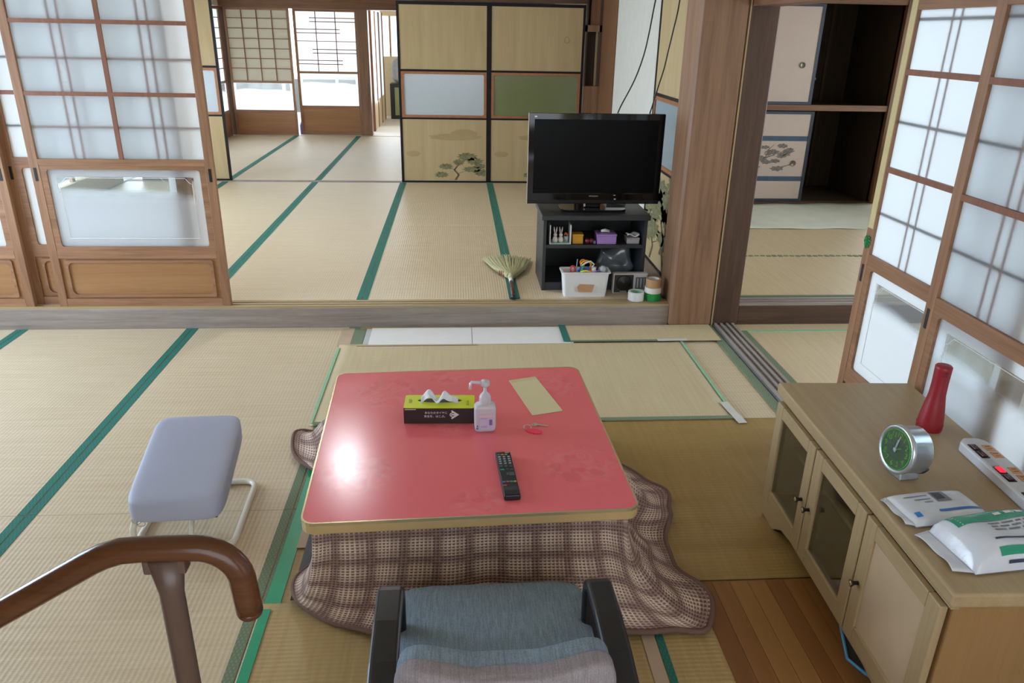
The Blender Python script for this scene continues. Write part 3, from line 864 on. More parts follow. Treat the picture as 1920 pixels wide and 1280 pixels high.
ds = rug('floor_sheet', plain('dark slate sheet', (58, 60, 70), .45, .15, 20), -.515, .60, -2.322, -1.76, .0125, 'dark slate heating sheet under the kotatsu quilt', 'sheet', 0, .004, 6, 6, 2)
strip('beige_tape', 'beige_tape', .515, .553, -3.4, -2.44, .0102, 'beige tape strip on the mat beside the chair', 'tape')
strip('green_strip', 'border', .556, .578, -3.4, -2.44, .0102, 'green tape strip on the mat beside the chair', 'tape')

# wood-look vinyl sheet: each printed plank its own piece
vs_ = thing('vinyl_sheet', 'wood grain vinyl sheet with plank strips beside the cabinet', 'flooring', (.735, -3.75, .008))
pl = [wood('vinyl plank %d' % i, c, d, 'y', .35, .5) for i, (c, d) in enumerate((((120, 76, 38), (138, 92, 50)), ((140, 98, 52), (160, 118, 68)), ((128, 84, 44), (150, 106, 58))))]
x = 0
for i in range(11):
    wdt = .058
    bx('plank', pl[(i*2+i//3) % 3], x, x+wdt-.0012, 0, 1.455, 0, .0025, vs_)
    x += wdt

# ================================================================== kotatsu
TZ = .40
tc = Vector((.018, -1.986, 0)); TR = math.atan2(.035, .925)   # slight turn
k = thing('kotatsu_table', 'low kotatsu table with a glossy red floral top', 'table', tc, TR)
def red_top():
    b = NB('red floral laminate'); v = b.coord()
    n1 = b.noise(v, 1.3, 2)
    base = b.ramp(n1, [(.3, lin((232, 108, 118))), (.7, lin((238, 116, 126)))])
    x, y, z = b.xyz(v)
    tot = None
    for cx, cy, rr in ((-.26, .30, .15), (.33, .33, .14), (-.03, .08, .13), (.33, -.24, .15), (-.33, -.24, .14), (.02, -.42, .10), (-.05, .42, .1)):
        d = b.math('SQRT', b.math('ADD', b.math('POWER', b.math('SUBTRACT', x, cx), 2), b.math('POWER', b.math('SUBTRACT', y, cy), 2)))
        m = b.n('ShaderNodeMapRange', interpolation_type='SMOOTHSTEP')
        b.set(m.inputs[0], d); m.inputs[1].default_value = rr; m.inputs[2].default_value = rr*.5
        tot = m.outputs[0] if tot is None else b.math('MAXIMUM', tot, m.outputs[0])
    vo = b.n('ShaderNodeTexVoronoi', feature='SMOOTH_F1'); vo.inputs['Scale'].default_value = 17
    b.t.links.new(v, vo.inputs['Vector'])
    wv = b.math('SINE', b.math('ADD', b.math('MULTIPLY', vo.outputs['Distance'], 26), b.math('MULTIPLY', b.noise(v, 14, 2), 6)))
    f = b.math('MULTIPLY', tot, b.math('MULTIPLY_ADD', wv, .15, .13))
    col = b.mix(f, base, lin((226, 146, 146)))
    dk = b.math('MULTIPLY', b.math('MULTIPLY', tot, b.math('GREATER_THAN', b.noise(v, 16, 2), .56)), .14)
    col = b.mix(dk, col, lin((168, 44, 50)))
    rg = b.math('MULTIPLY_ADD', b.noise(v, 9, 3), .10, .155)
    return b.done(b.bsdf(col, rg, 0, .5))
M['red_top'] = red_top()
HX, HY = .462, .480
MB().prism(rrect(HX-.004, HY-.004, .035), 'z', TZ-.004, TZ).build('tabletop', 'red_top', k)
MB().prism(rrect(HX, HY, .038), 'z', TZ-.036, TZ-.0035).build('edge_band', plain('cream edge band', (196, 168, 120), .3, .05), k, bevel=.004, seg=3)
MB().ring(rrect(HX+.0008, HY+.0008, .039), rrect(HX-.004, HY-.004, .036), 'z', TZ-.008, TZ+.0008).build('edge_trim', plain('brass edge trim', (206, 190, 150), .25, .05, 12, 0, .6), k)
MB().ring(rrect(HX-.045, HY-.045, .02), rrect(HX-.08, HY-.08, .01), 'z', TZ-.09, TZ-.042).build('apron', 'dark_wood_x', k)
for sx in (-1, 1):
    for sy in (-1, 1):
        bx('leg', 'dark_wood_z', sx*.38-.025, sx*.38+.025, sy*.40-.025, sy*.40+.025, .0125, TZ-.0425, k, .004)

def plaid():
    b = NB('brown plaid waffle cloth'); v = b.coord('UV')
    u, w_, _ = b.xyz(v)
    def fr(a, p): return b.math('FRACT', b.math('DIVIDE', a, p))
    def band(a, p, lo, hi):
        f = fr(a, p); return b.math('MULTIPLY', b.math('GREATER_THAN', f, lo), b.math('LESS_THAN', f, hi))
    # waffle cell lines
    P = .0125
    lu = b.math('LESS_THAN', fr(u, P), .40); lw_ = b.math('LESS_THAN', fr(w_, P), .40)
    bigu = band(u, .100, .70, .95); bigw = band(w_, .105, .70, .95)
    light_u = band(u, .100, .05, .42); light_w = band(w_, .105, .08, .44)
    lines = b.math('MAXIMUM', lu, lw_)
    amt = b.math('MULTIPLY_ADD', b.math('ADD', light_u, light_w), .26, .42)
    dark = b.math('MAXIMUM', bigu, bigw)
    amt = b.math('MULTIPLY', amt, b.math('MULTIPLY_ADD', dark, -.48, 1))
    f = b.math('MULTIPLY', lines, amt)
    col = b.mix(dark, lin((138, 112, 102)), lin((118, 90, 86)))
    col = b.mix(f, col, lin((232, 210, 194)))
    h = b.math('ADD', b.math('SINE', b.math('MULTIPLY', u, 2*PI/P)), b.math('SINE', b.math('MULTIPLY', w_, 2*PI/P)))
    return b.done(b.bsdf(col, .95, 0, .1, b.bump(h, .5, .002)))
M['plaid'] = plaid()
M['hem'] = plain('mauve brown hem', (112, 86, 76), .9, .06, 30, .2)

def quilt():
    ct, sn = math.cos(TR), math.sin(TR)
    def W2(x, y): return (tc.x+ct*x-sn*y, tc.y+sn*x+ct*y)
    hx, hy = HX-.028, HY-.022
    # perimeter samples: counter-clockwise from back-left
    ctl = [   # (top local x,y), hem world x,y, hem z, bulge
        ((-hx, hy), (-.655, -1.300)), ((-hx, hy*.80), (-.690, -1.370)), ((-hx, hy*.60), (-.645, -1.515)), ((-hx, hy*.42), (-.555, -1.62)),
        ((-hx, .10), (-.470, -1.80)), ((-hx, -.20), (-.455, -2.05)), ((-hx, -hy*.75), (-.500, -2.25)), ((-hx, -hy), (-.490, -2.345)),
        ((-hx*.82, -hy), (-.380, -2.43)), ((-hx*.5, -hy), (-.24, -2.487)), ((0, -hy), (.03, -2.515)), ((hx*.5, -hy), (.28, -2.520)), ((hx*.85, -hy), (.50, -2.530)),
        ((hx*.96, -hy), (.610, -2.510)), ((hx, -hy*.97), (.715, -2.515)), ((hx, -hy*.80), (.740, -2.36)), ((hx, -hy*.55), (.690, -2.21)),
        ((hx, -.10), (.725, -2.00)), ((hx, .10), (.770, -1.83)), ((hx, .25), (.715, -1.735)), ((hx, .40), (.60, -1.55)),
        ((hx, hy), (.57, -1.40)), ((hx*.4, hy), (.22, -1.36)), ((-hx*.4, hy), (-.2, -1.36)), ((-hx*.8, hy), (-.48, -1.33))]
    n = len(ctl)
    per = 6
    cols = []
    def cr(p0, p1, p2, p3, t):
        return .5*((2*p1)+(-p0+p2)*t+(2*p0-5*p1+4*p2-p3)*t*t+(-p0+3*p1-3*p2+p3)*t**3)
    for i in range(n):
        for q in range(per):
            t = q/per
            a, b2, c2, d = (ctl[(i+j) % n] for j in (-1, 0, 1, 2))
            top = tuple((1-t)*b2[0][m]+t*c2[0][m] for m in (0, 1))
            hem = tuple(cr(a[1][m], b2[1][m], c2[1][m], d[1][m], t) for m in (0, 1))
            cols.append((W2(*top), hem))
    nc = len(cols)
    arc = [0]
    for i in range(1, nc+1):
        a = cols[i-1]; b2 = cols[i % nc]
        m0 = [(a[0][j]+a[1][j])/2 for j in (0, 1)]; m1 = [(b2[0][j]+b2[1][j])/2 for j in (0, 1)]
        arc.append(arc[-1]+math.hypot(m1[0]-m0[0], m1[1]-m0[1]))
    NV = 26
    verts, uvs, faces = [], [], []
    for i in range(nc+1):
        (tx, ty), (hx_, hy_) = cols[i % nc]
        dx, dy = hx_-tx, hy_-ty
        L = math.hypot(dx, dy) or 1e-6
        ox, oy = dx/L, dy/L
        flare = max(0, L-.10)
        ph = arc[i]*9
        for j in range(NV+1):
            v = j/NV
            # vertical drop with a spread foot
            f = .10*v+.90*v**(2.6 if L < .12 else 1.9)
            z = (TZ-.040)*(1-v)**1.15
            if flare > 0:
                z = (TZ-.040)*(1-v)**(1.15+1.2*min(1, flare*4))
            fold = .012*v*(1-.3*v)*math.sin(ph*1.7)+.007*v*math.sin(ph*3.9+1.3)
            fold += flare*.28*v*math.sin(arc[i]*24+v*2.5)*math.sin(PI*min(1, v*1.05))
            zz = z + flare*.55*math.sin(PI*v)**2*max(0, math.sin(arc[i]*17+.6)) * .6
            zz = max(zz, 0) + .0245 + (.012*(math.sin(arc[i]*21)*.5+.5))*v
            if j == NV: zz = min(zz, .036)
            verts.append((tx+dx*f+ox*fold-tc.x, ty+dy*f+oy*fold-tc.y, zz))
            uvs.append((arc[i], v*.50+.03))
    for i in range(nc):
        for j in range(NV):
            a = i*(NV+1)+j
            faces.append((a, a+1, a+NV+2, a+NV+1))
    t = thing('kotatsu_quilt', 'brown plaid waffle quilt hanging around the kotatsu', 'quilt', (tc.x, tc.y, 0))
    m = MB(); m.v = verts; m.f = faces; m.uv = uvs
    m.build('cloth', 'plaid', t, True, solid=.008, sub=1)
    hem = [verts[i*(NV+1)+NV] for i in range(nc)]
    MB().tube(hem, .0085, 8, True).build('hem_binding', 'hem', t, True)
quilt()

# ------------------------------------------------------------------ things on the table
M['white_print'] = plain('white print', (232, 232, 232), .6, .02)
M['black_print'] = plain('dark print', (52, 56, 40), .6, .02)
bxo = thing('glove_box', 'lime green and black cardboard box with white tissue coming out', 'box', (-.067, -1.890, TZ), -.03)
bw_, bd_, bh_ = .117, .048, .058
cb = bx('carton', plain('black carton', (44, 32, 34), .45, .05), -bw_, bw_, -bd_, bd_, 0, bh_-.001, bxo, .001)
hole = [(.075*math.cos(2*PI*i/28)*1.0, .017*math.sin(2*PI*i/28)+.008) for i in range(28)]
MB().ring([(p[0]*bw_/max(abs(p[0]), 1e-9) if 0 else p[0], p[1]) for p in [(bw_*max(-1, min(1, 1.5*math.cos(2*PI*i/28))), bd_*max(-1, min(1, 1.5*math.sin(2*PI*i/28)))) for i in range(28)]], hole, 'z', bh_-.001, bh_+.0006).build('lid', plain('lime carton', (216, 230, 44), .35, .03), bxo)
def tissue(u, v):
    x = -.062+.124*u
    h = .004+.030*math.exp(-((u-.22)/.15)**2)+.038*math.exp(-((u-.63)/.13)**2)+.006*math.sin(v*5+u*7)
    y = .016-.036*v+.012*math.sin(u*9)+.004*v*math.sin(u*25)
    return (x, y, bh_+max(.002, h*(1-.75*abs(v-.35)**1.2)))
MB().grid(30, 10, tissue).build('tissue', plain('white tissue', (226, 232, 240), .8, .02), bxo, True, solid=.0015)
text_mesh('lettering', 'あなたのタイヤに', .0095, 'white_print', bxo, (-.010, -bd_-.0006, .040), (PI/2, 0, 0))
text_mesh('lettering', '安全を、はこぶ。', .0095, 'white_print', bxo, (-.012, -bd_-.0006, .027), (PI/2, 0, 0))
bx('printed_line', 'white_print', -.113, -.076, -bd_-.0008, -bd_-.0002, .0515, .0535, bxo)
lg = MB()
lg.prism([(.040, .046), (.0425, .050), (.066, .0335), (.0425, .017), (.040, .021), (.055, .0335)], 'y', -bd_-.001, -bd_-.0002)
oo = [(.046+.011*math.cos(2*PI*i/24), .0335+.0085*math.sin(2*PI*i/24)) for i in range(24)]
ii = [(.046+.0085*math.cos(2*PI*i/24), .0335+.006*math.sin(2*PI*i/24)) for i in range(24)]
lg.ring(oo, ii, 'y', -bd_-.001, -bd_-.0002)
lg.box(.040, .054, -bd_-.001, -bd_-.0002, .031, .036)
lg.build('arrow_logo', 'white_print', bxo)
for i in range(4):
    bx('printed_line', 'black_print', .092+.004*(i % 2), .0935+.004*(i % 2), -.03+.02*(i//2), -.014+.02*(i//2), bh_+.0006, bh_+.0009, bxo)
for i in range(3):
    bx('printed_line', 'black_print', -.102+.004*i, -.1005+.004*i, -.012, .018-.004*i, bh_+.0006, bh_+.0009, bxo)

sb = thing('sanitizer_bottle', 'translucent white pump bottle of hand sanitizer', 'bottle', (.082, -1.985, TZ), .05)
bot = NB('milky plastic')
M['milky'] = bot.done(bot.bsdf(lin((222, 220, 230)), .3, 0, .4, None, Transmission_Weight=.25, Subsurface_Weight=.0))
body = MB().ellip((0, 0, .0505), (.035, .022, .0505), .32, 28, 16)
body.move(lambda x, y, z: (x*(1-.30*max(0, (z-.085)/.016)**2 if z > .085 else 1), y*(1-.2*max(0, (z-.085)/.016)**2 if z > .085 else 1), z))
body.build('bottle_body', 'milky', sb, True)
MB().lathe([(.018, .094), (.019, .100), (.019, .122), (.016, .128), (.009, .136), (.0055, .140), (.005, .160), (.0, .160)], 24).build('pump_collar', 'milky', sb, True)
MB().lathe([(.0, .157), (.008, .157), (.0145, .163), (.0155, .170), (.013, .178), (.0, .179)], 24).build('pump_head', 'milky', sb, True)
MB().tube([(-.008, 0, .171), (-.030, -.002, .174), (-.044, -.004, .176), (-.047, -.005, .172), (-.049, -.008, .152)], [.006, .005, .0045, .0045, .004], 10).build('nozzle', 'milky', sb, True)
bx('bottle_label', plain('lilac label', (200, 190, 220), .5, .05, 20), -.020, .026, -.0228, -.0220, .014, .066, sb)
bx('label_band', plain('pink band', (222, 186, 204), .5), -.020, .026, -.0232, -.0226, .058, .066, sb)
bx('label_code', plain('violet code', (120, 108, 160), .5), .012, .022, -.0232, -.0226, .028, .049, sb)
for z in (.020, .024, .052):
    bx('label_line', plain('violet line', (150, 138, 180), .5), -.016, .006, -.0232, -.0226, z, z+.0015, sb)
bx('label_mark', plain('blue mark', (60, 130, 200), .5), -.0295, -.0235, -.0226, -.0208, .014, .020, sb)
bx('label_mark', plain('blue mark b', (60, 100, 180), .5), -.0280, -.0240, -.0226, -.0208, .023, .028, sb)

ev = thing('envelope', 'plain cream envelope lying on the red table', 'envelope', (0, 0, TZ+.0009))
P = [(.185, -1.612), (.288, -1.580), (.357, -1.862), (.248, -1.893)]
MB().prism(P[::-1] if 0 else [P[3], P[2], P[1], P[0]], 'z', 0, .0012).build('envelope_body', plain('cream paper', (216, 206, 164), .7, .02), ev)
q0, q1, q2, q3 = [Vector(p) for p in P]
MB().prism([tuple(q0.lerp(q3, .075)), tuple(q1.lerp(q2, .075)), tuple(q1.lerp(q0, .04)), tuple(q0.lerp(q1, .04))], 'z', .0012, .0018).build('flap', plain('cream paper flap', (208, 198, 154), .7, .02), ev)

ky = thing('key', 'silver key on a ring with a pink tag', 'key', (.235, -1.985, TZ+.001))
steel = plain('steel', (198, 196, 192), .3, .06, 30, 0, .45); M['steel'] = steel
MB().tube([(.012*math.cos(i*PI/8)-.012, .012*math.sin(i*PI/8)+.006, .003+.002*math.sin(i*PI/8)) for i in range(16)], .0014, 6, True).build('ring', 'steel', ky, True)
kb = MB(); kb.ring([(.014+.011*math.cos(i*PI/8), .024+.009*math.sin(i*PI/8)) for i in range(16)], [(.010+.003*math.cos(i*PI/8), .022+.003*math.sin(i*PI/8)) for i in range(16)], 'z', .001, .0035)
kb.build('key_bow', 'steel', ky)
MB().prism([(.022, .021), (.056, .012), (.060, .015), (.056, .017), (.050, .017), (.046, .021), (.040, .020), (.036, .023), (.024, .027)], 'z', .001, .0032).build('key_blade', 'steel', ky)
MB().prism([(-.020, -.010), (-.012, -.024), (.010, -.036), (.030, -.034), (.036, -.022), (.022, -.010), (-.004, -.004)], 'z', 0, .0035).build('key_tag', plain('pink plastic', (246, 60, 104), .3), ky, bevel=.001)

rm = thing('remote_control', 'black television remote with coloured buttons', 'remote', (.138, -2.277, TZ+.0006), .06)
MB().prism(rrect(.0235, .120, .006), 'z', 0, .017).build('case', plain('remote black', (30, 34, 40), .4, .1), rm, bevel=.003)
MB().box(-.021, .021, -.116, -.094, .017, .0185).build('end_cap', 'black', rm)
cols_ = dict(w=(150, 165, 180), g=(40, 150, 120), b=(70, 120, 200), r=(190, 60, 70), y=(190, 150, 60), k=(70, 78, 88))
for c_ in cols_: M['btn_'+c_] = plain('button '+c_, cols_[c_], .5, .03)
def btn(x, y, c, wx=.0042, wy=.0028):
    bx('button', 'btn_'+c, x-wx, x+wx, y-wy, y+wy, .0168, .0188, rm, .0006)
for i, c in enumerate('gyy'): btn(-.014+.011*i, .101, c, .004, .002)
bx('button', 'btn_w', .006, .018, .110, .114, .0168, .0186, rm)
for r_ in range(4):
    for c2 in range(3): btn(-.014+.014*c2, .088-.0125*r_, 'w', .0036, .0028)
for c2 in range(3): btn(-.014+.014*c2, .034, 'k', .0042, .006)
btn(-.013, .016, 'g', .0055, .003); btn(.002, .018, 'k'); btn(.015, .014, 'k', .005, .003)
btn(.012, -.010, 'k', .007, .008); btn(0, -.008, 'k', .003, .005)
for i, c in enumerate('brgy'): btn(-.0155+.0105*i, -.050, c, .0042, .003)
btn(-.015, -.068, 'r', .005, .0025)
bx('battery_cover', plain('remote grey', (52, 58, 66), .5), -.020, .020, -.094, -.074, .0168, .0176, rm)

# ================================================================== low grey armchair
def fabric(name, c1, c2):
    b = NB(name); v = b.coord()
    a = b.noise(b.coord(scale=(1, 1, 60)), 14, 3); a2 = b.noise(b.coord(scale=(90, 6, 6)), 4, 3)
    f = b.math('MULTIPLY_ADD', b.noise(v, 320, 2), .45, b.math('MULTIPLY', a2, .55))
    return b.done(b.bsdf(b.ramp(f, [(.36, lin(c1)), (.64, lin(c2))]), .95, 0, .1, b.bump(b.noise(v, 500, 2), .3)))
M['grey_fabric'] = fabric('blue grey fabric', (110, 126, 140), (144, 160, 174))
M['mauve_fabric'] = fabric('mauve grey fabric', (134, 126, 132), (162, 154, 160))
M['arm_black'] = plain('black lacquered arm', (30, 31, 36), .35, .1)
ch = thing('low_armchair', 'low grey fabric armchair with black arms facing the kotatsu', 'chair', (.082, -2.80, 0), .012)
b = MB().ellip((0, 0, 0), (.242, .240, .062), .17, 40, 16)
b.move(lambda x, y, z: (x, y+.01, z+.205+.012*(1-(x/.24)**2)-.02*max(0, y/.235)**4))
b.build('seat', 'grey_fabric', ch, True)
def backshape(a, t, h, e):
    b = MB().ellip((0, 0, 0), (a, t, h), e, 44, 28)
    def d(x, y, z):
        u = x/.22
        top = max(0, (z+.02)/.22)
        zz = z - top**2*.030*(max(0, 1-(u*1.05)**2))**1.3 + .0
        return (x*(1-.03*top), y-.16*(zz+.2)*.9+.030*u*u-.02, zz+.335)
    return b.move(d)
bk = backshape(.222, .043, .215, .36)
o = bk.build('backrest', 'grey_fabric', ch, True); o.location = (0, -.195, -.028)
bk2 = backshape(.224, .030, .208, .34)
o = bk2.build('backrest_rear', 'mauve_fabric', ch, True, label='mauve grey rear cover'); o.location = (0, -.228, -.020)
for s in (-1, 1):
    prof_o, prof_i = [], []
    th = .026
    # loop in the Y-Z plane: front leg, arm, rear leg
    ctr = [(.075, 0), (.082, .18)] + [(.045+.048*math.cos(a), .335+.052*math.sin(a)) for a in (0.0, .35, .7, 1.05, 1.4)] + [(-.05, .392), (-.16, .385), (-.26, .365)] + [(-.30, .33), (-.315, .25), (-.33, .12), (-.345, 0)]
    n = len(ctr)
    m = MB()
    L = []; Rr = []
    for i in range(n):
        a = Vector(ctr[max(0, i-1)]); c = Vector(ctr[min(n-1, i+1)]); d = (c-a).normalized(); nn = Vector((-d.y, d.x))
        p = Vector(ctr[i]); L.append(p+nn*th/2); Rr.append(p-nn*th/2)
    x0, x1 = (s*.215, s*.277) if s > 0 else (s*.277, s*.215)
    for i in range(n-1):
        k0 = len(m.v)
        for x in (x0, x1):
            m.v += [(x, L[i].x, L[i].y), (x, L[i+1].x, L[i+1].y), (x, Rr[i+1].x, Rr[i+1].y), (x, Rr[i].x, Rr[i].y)]
        m.f += [(k0, k0+1, k0+2, k0+3), (k0+7, k0+6, k0+5, k0+4), (k0, k0+4, k0+5, k0+1), (k0+2, k0+6, k0+7, k0+3)]
        if i == 0: m.f.append((k0+3, k0+7, k0+4, k0))
        if i == n-2: m.f.append((k0+1, k0+5, k0+6, k0+2))
    o = m.build('arm', 'arm_black', ch)
    bm_ = bmesh.new(); bm_.from_mesh(o.data); bmesh.ops.remove_doubles(bm_, verts=bm_.verts, dist=1e-5); bmesh.ops.recalc_face_normals(bm_, faces=bm_.faces); bm_.to_mesh(o.data); bm_.free()
    o.location = (0, -.01, .0095)
    md = o.modifiers.new('bevel', 'BEVEL'); md.width = .009; md.segments = 3; md.limit_method = 'ANGLE'; md.angle_limit = .9
bx('frame_bar', 'arm_black', -.215, .215, .05, .08, .10, .145, ch)
bx('frame_bar', 'arm_black', -.215, .215, -.30, -.27, .10, .145, ch)

# ------------------------------------------------------------------ stool
sc_ = thing('foot_stool', 'low sloping stool with a lavender grey cushion and white tube legs', 'stool', (-.930, -1.868, 0), .045)
M['stool_cloth'] = plain('lavender grey vinyl', (172, 178, 202), .55, .03, 6)
M['white_tube'] = plain('cream enamel tube', (222, 218, 204), .3, .03)
cu = MB().ellip((0, 0, 0), (.150, .205, .042), .26, 40, 16)
cu.move(lambda x, y, z: (x, y, z+.215+.26*y))
cu.build('cushion', 'stool_cloth', sc_, True)
sb_ = MB().box(-.12, .12, -.16, .16, -.012, .012).move(lambda x, y, z: (x, y, z+.162+.26*y)).build('seat_board', 'dark_wood_y', sc_)
r_ = .0105
def arc_pts(c, a0, a1, r, n=5): return [(c[0]+r*math.cos(a0+(a1-a0)*i/n), c[1]+r*math.sin(a0+(a1-a0)*i/n)) for i in range(n+1)]
loop = arc_pts((-.11, .165), PI, PI/2, .045) + arc_pts((.12, .165), PI/2, 0, .045) + arc_pts((.12, -.145), 0, -PI/2, .045) + arc_pts((-.11, -.145), -PI/2, -PI, .045)
MB().tube([(x, y, r_+.002) for x, y in loop], r_, 10, True).build('leg_frame', 'white_tube', sc_, True)
MB().tube([(-.155, -.16, .012), (-.150, -.165, .08), (-.135, -.15, .135)], r_, 10).build('leg', 'white_tube', sc_, True)
for x in (-.05, .05):
    MB().tube([(x, .195, .012), (x, .14, .10), (x, .05, .168)], r_*.8, 8).build('leg', 'white_tube', sc_, True)
MB().tube([(.03, -.10, .13), (.03, -.15, .07), (.03, -.185, .012)], r_*.8, 8).build('leg', 'white_tube', sc_, True)
sp = MB()
for i in range(2):
    sp.tube([(-.125+.014*i+.014*math.cos(a*PI/8), -.185-.006*i, .128-.006*i+.013*math.sin(a*PI/8)) for a in range(16)], .0022, 6, True)
sp.build('spring', 'steel', sc_, True)

# ------------------------------------------------------------------ handrail
hr = thing('handrail', 'brown standing handrail with a bent end in the foreground', 'handrail', (-.424, -3.262, 0))
M['rail_brown'] = wood('glossy brown rail', (70, 42, 26), (98, 60, 36), 'x', .22)
pts = [(-.86, 0, .432), (-.26, 0, .795), (-.105, 0, .889), (-.085, 0, .899), (-.06, 0, .907), (-.03, 0, .909), (.03, 0, .909)]
for i in range(1, 9):
    a = PI/2 - (PI/2-.12)*i/8
    pts.append((.042+.062*math.cos(a), 0, .847+.062*math.sin(a)))
pts += [(.108, -.004, .815), (.110, -.006, .797)]
b = MB().tube(pts, .0195, 16, False, .92); b.build('grip_rail', 'rail_brown', hr, True)
MB().ellip((.110, -.006, .797), (.0185, .0185, .012)).build('end_cap', 'rail_brown', hr, True)
post_m = plain('brown painted steel', (92, 72, 64), .35, .05)
for x, zt in ((0, .895), (-.80, .47)):
    MB().tube([(x, 0, .02), (x, 0, zt*.93), (x, 0, zt)], [.0180, .0180, .027], 16, False, .75, (1, 0, 0)).build('post', post_m, hr, True)
MB().prism(rrect(.55, .16, .05, -.40, 0), 'z', .0, .02).build('base_plate', post_m, hr, bevel=.004)
bx('bracket', post_m, -.03, .03, -.012, .012, .872, .898, hr, .003)
hr.location.z = .0105

# ================================================================== cabinet
cab = thing('low_cabinet', 'pale wooden low cabinet with two glass doors and one panel door', 'cabinet', (1.095, -1.935, 0), -.038)
# local: x depth from front (0) to back, y runs 0 (far end) to -1.03 (near end)
LY, DX = 1.02, .425
W_ = 'pale_wood_'
bx('side_panel', W_+'z', .006, DX, -.022, 0, .0125, .49, cab)
bx('side_panel', wood('shaded cabinet end wood', (146, 112, 70), (160, 126, 84), 'z', .45), .006, DX, -LY, -LY+.022, .0125, .49, cab)  # same wood as the rest, dim light on this end painted darker
bx('back_panel', W_+'y', DX-.01, DX, -LY+.022, -.022, .05, .49, cab)
bx('bottom_panel', W_+'y', .01, DX-.01, -LY+.022, -.022, .085, .103, cab)
bx('divider', W_+'z', .02, DX-.01, -.674, -.656, .103, .49, cab)
bx('inner_shelf', W_+'y', .06, DX-.01, -.656, -.022, .285, .30, cab)
MB().prism([(-.016, .012), (DX+.012, .012), (DX+.012, -LY-.018), (-.016, -LY-.018)][::-1], 'z', .492, .530).build('top', W_+'y', cab, bevel=.007, seg=3)
sk = MB().prism([(0, .0125), (-.10, .0125), (-.125, .03), (-.17, .058), (-.25, .07), (-LY+.25, .07), (-LY+.17, .058), (-.895, .03), (-LY+.10, .0125), (-LY, .0125), (-LY, .092), (0, .092)], 'x', .0, .018)
sk.build('skirt', W_+'y', cab)
bx('top_rail', W_+'y', .0, .018, -LY, 0, .474, .492, cab)
def cdoor(y0, y1, kind, ky):
    d = bx('door_frame', W_+'z', -.014, .004, y0-.0, y1, 0, .001, cab)
    bpy.data.objects.remove(d)
    fw = .052
    t = bpy.data.objects.new('door', None); COL.objects.link(t); t.parent = cab; t.location = (0, y1, .096)
    H = .376; Wd = y1-y0
    bx('stile', W_+'z', -.016, .002, -fw, -.002, 0, H, t, .003)
    bx('stile', W_+'z', -.016, .002, -Wd+.002, -Wd+fw, 0, H, t, .003)
    bx('rail', W_+'y', -.016, .002, -Wd+fw, -fw, 0, fw, t, .003)
    bx('rail', W_+'y', -.016, .002, -Wd+fw, -fw, H-fw+.008, H, t, .003)
    if kind == 'glass':
        bx('glass_pane', 'smoked', -.008, -.004, -Wd+fw, -fw, fw, H-fw+.008, t)
    else:
        bx('panel', plain('cloudy door panel', (188, 164, 134), .6, .14, 4), -.010, -.002, -Wd+fw, -fw, fw, H-fw+.008, t)
    kn = MB().lathe([(.0, 0), (.006, 0), (.005, .010), (.009, .018), (.010, .021), (.0, .021)], 16).build('knob', 'black', t, True)
    kn.location = (-.016, ky-y1, .178); kn.rotation_euler = (0, -PI/2, 0)
    kc = MB().lathe([(.0, 0), (.0075, 0), (.0065, .0015), (.0, .0018)], 14).build('knob_cap', plain('brass cap', (190, 170, 120), .3, .05, 20, 0, .7), t, True)
    kc.location = (-.037, ky-y1, .178); kc.rotation_euler = (0, -PI/2, 0)
cdoor(-.333, -.012, 'glass', -.305)
cdoor(-.664, -.336, 'glass', -.362)
cdoor(-LY+.008, -.667, 'panel', -.695)
# things inside the cabinet
def inner(name, mat, x, y, z, sx, sy, sz, label, cat):
    p = cab.matrix_basis @ Vector((x, y, z)) if False else Vector((1.095, -1.935, 0)) + Matrix.Rotation(-.038, 3, 'Z') @ Vector((x, y, z))
    o = MB().box(-sx, sx, -sy, sy, 0, sz).build(name, mat, bevel=.004); o.location = p; o.rotation_euler = (0, 0, -.038)
    return tag(o, label, cat)
inner('storage_box', 'satin_black', .26, -.53, .301, .07, .06, .09, 'dark box on the shelf behind the second glass door', 'box')
inner('storage_box', plain('dull paper box', (120, 104, 84), .8), .28, -.18, .104, .08, .09, .10, 'dull paper box low behind the first glass door', 'box')

CT = .530
def torch():
    t = thing('torch', 'red plastic torch standing upright on the cabinet', 'torch', (1.41, -2.258, CT))
    red = plain('red plastic', (150, 30, 40), .42, .05)
    MB().lathe([(.0, 0), (.034, 0), (.036, .004), (.036, .020), (.034, .045), (.028, .085), (.0235, .115), (.0225, .150), (.0235, .198), (.0235, .204), (.021, .207), (.0, .207)], 32).build('body', red, t, True)
    bx('switch', plain('dark red', (120, 16, 26), .4), -.012, .002, -.0255, -.021, .178, .194, t, .002)
    MB().tube([(.0365*math.cos(i*PI/16), .0365*math.sin(i*PI/16), .020) for i in range(32)], .0012, 6, True).build('lens_ring', red, t, True)
torch()

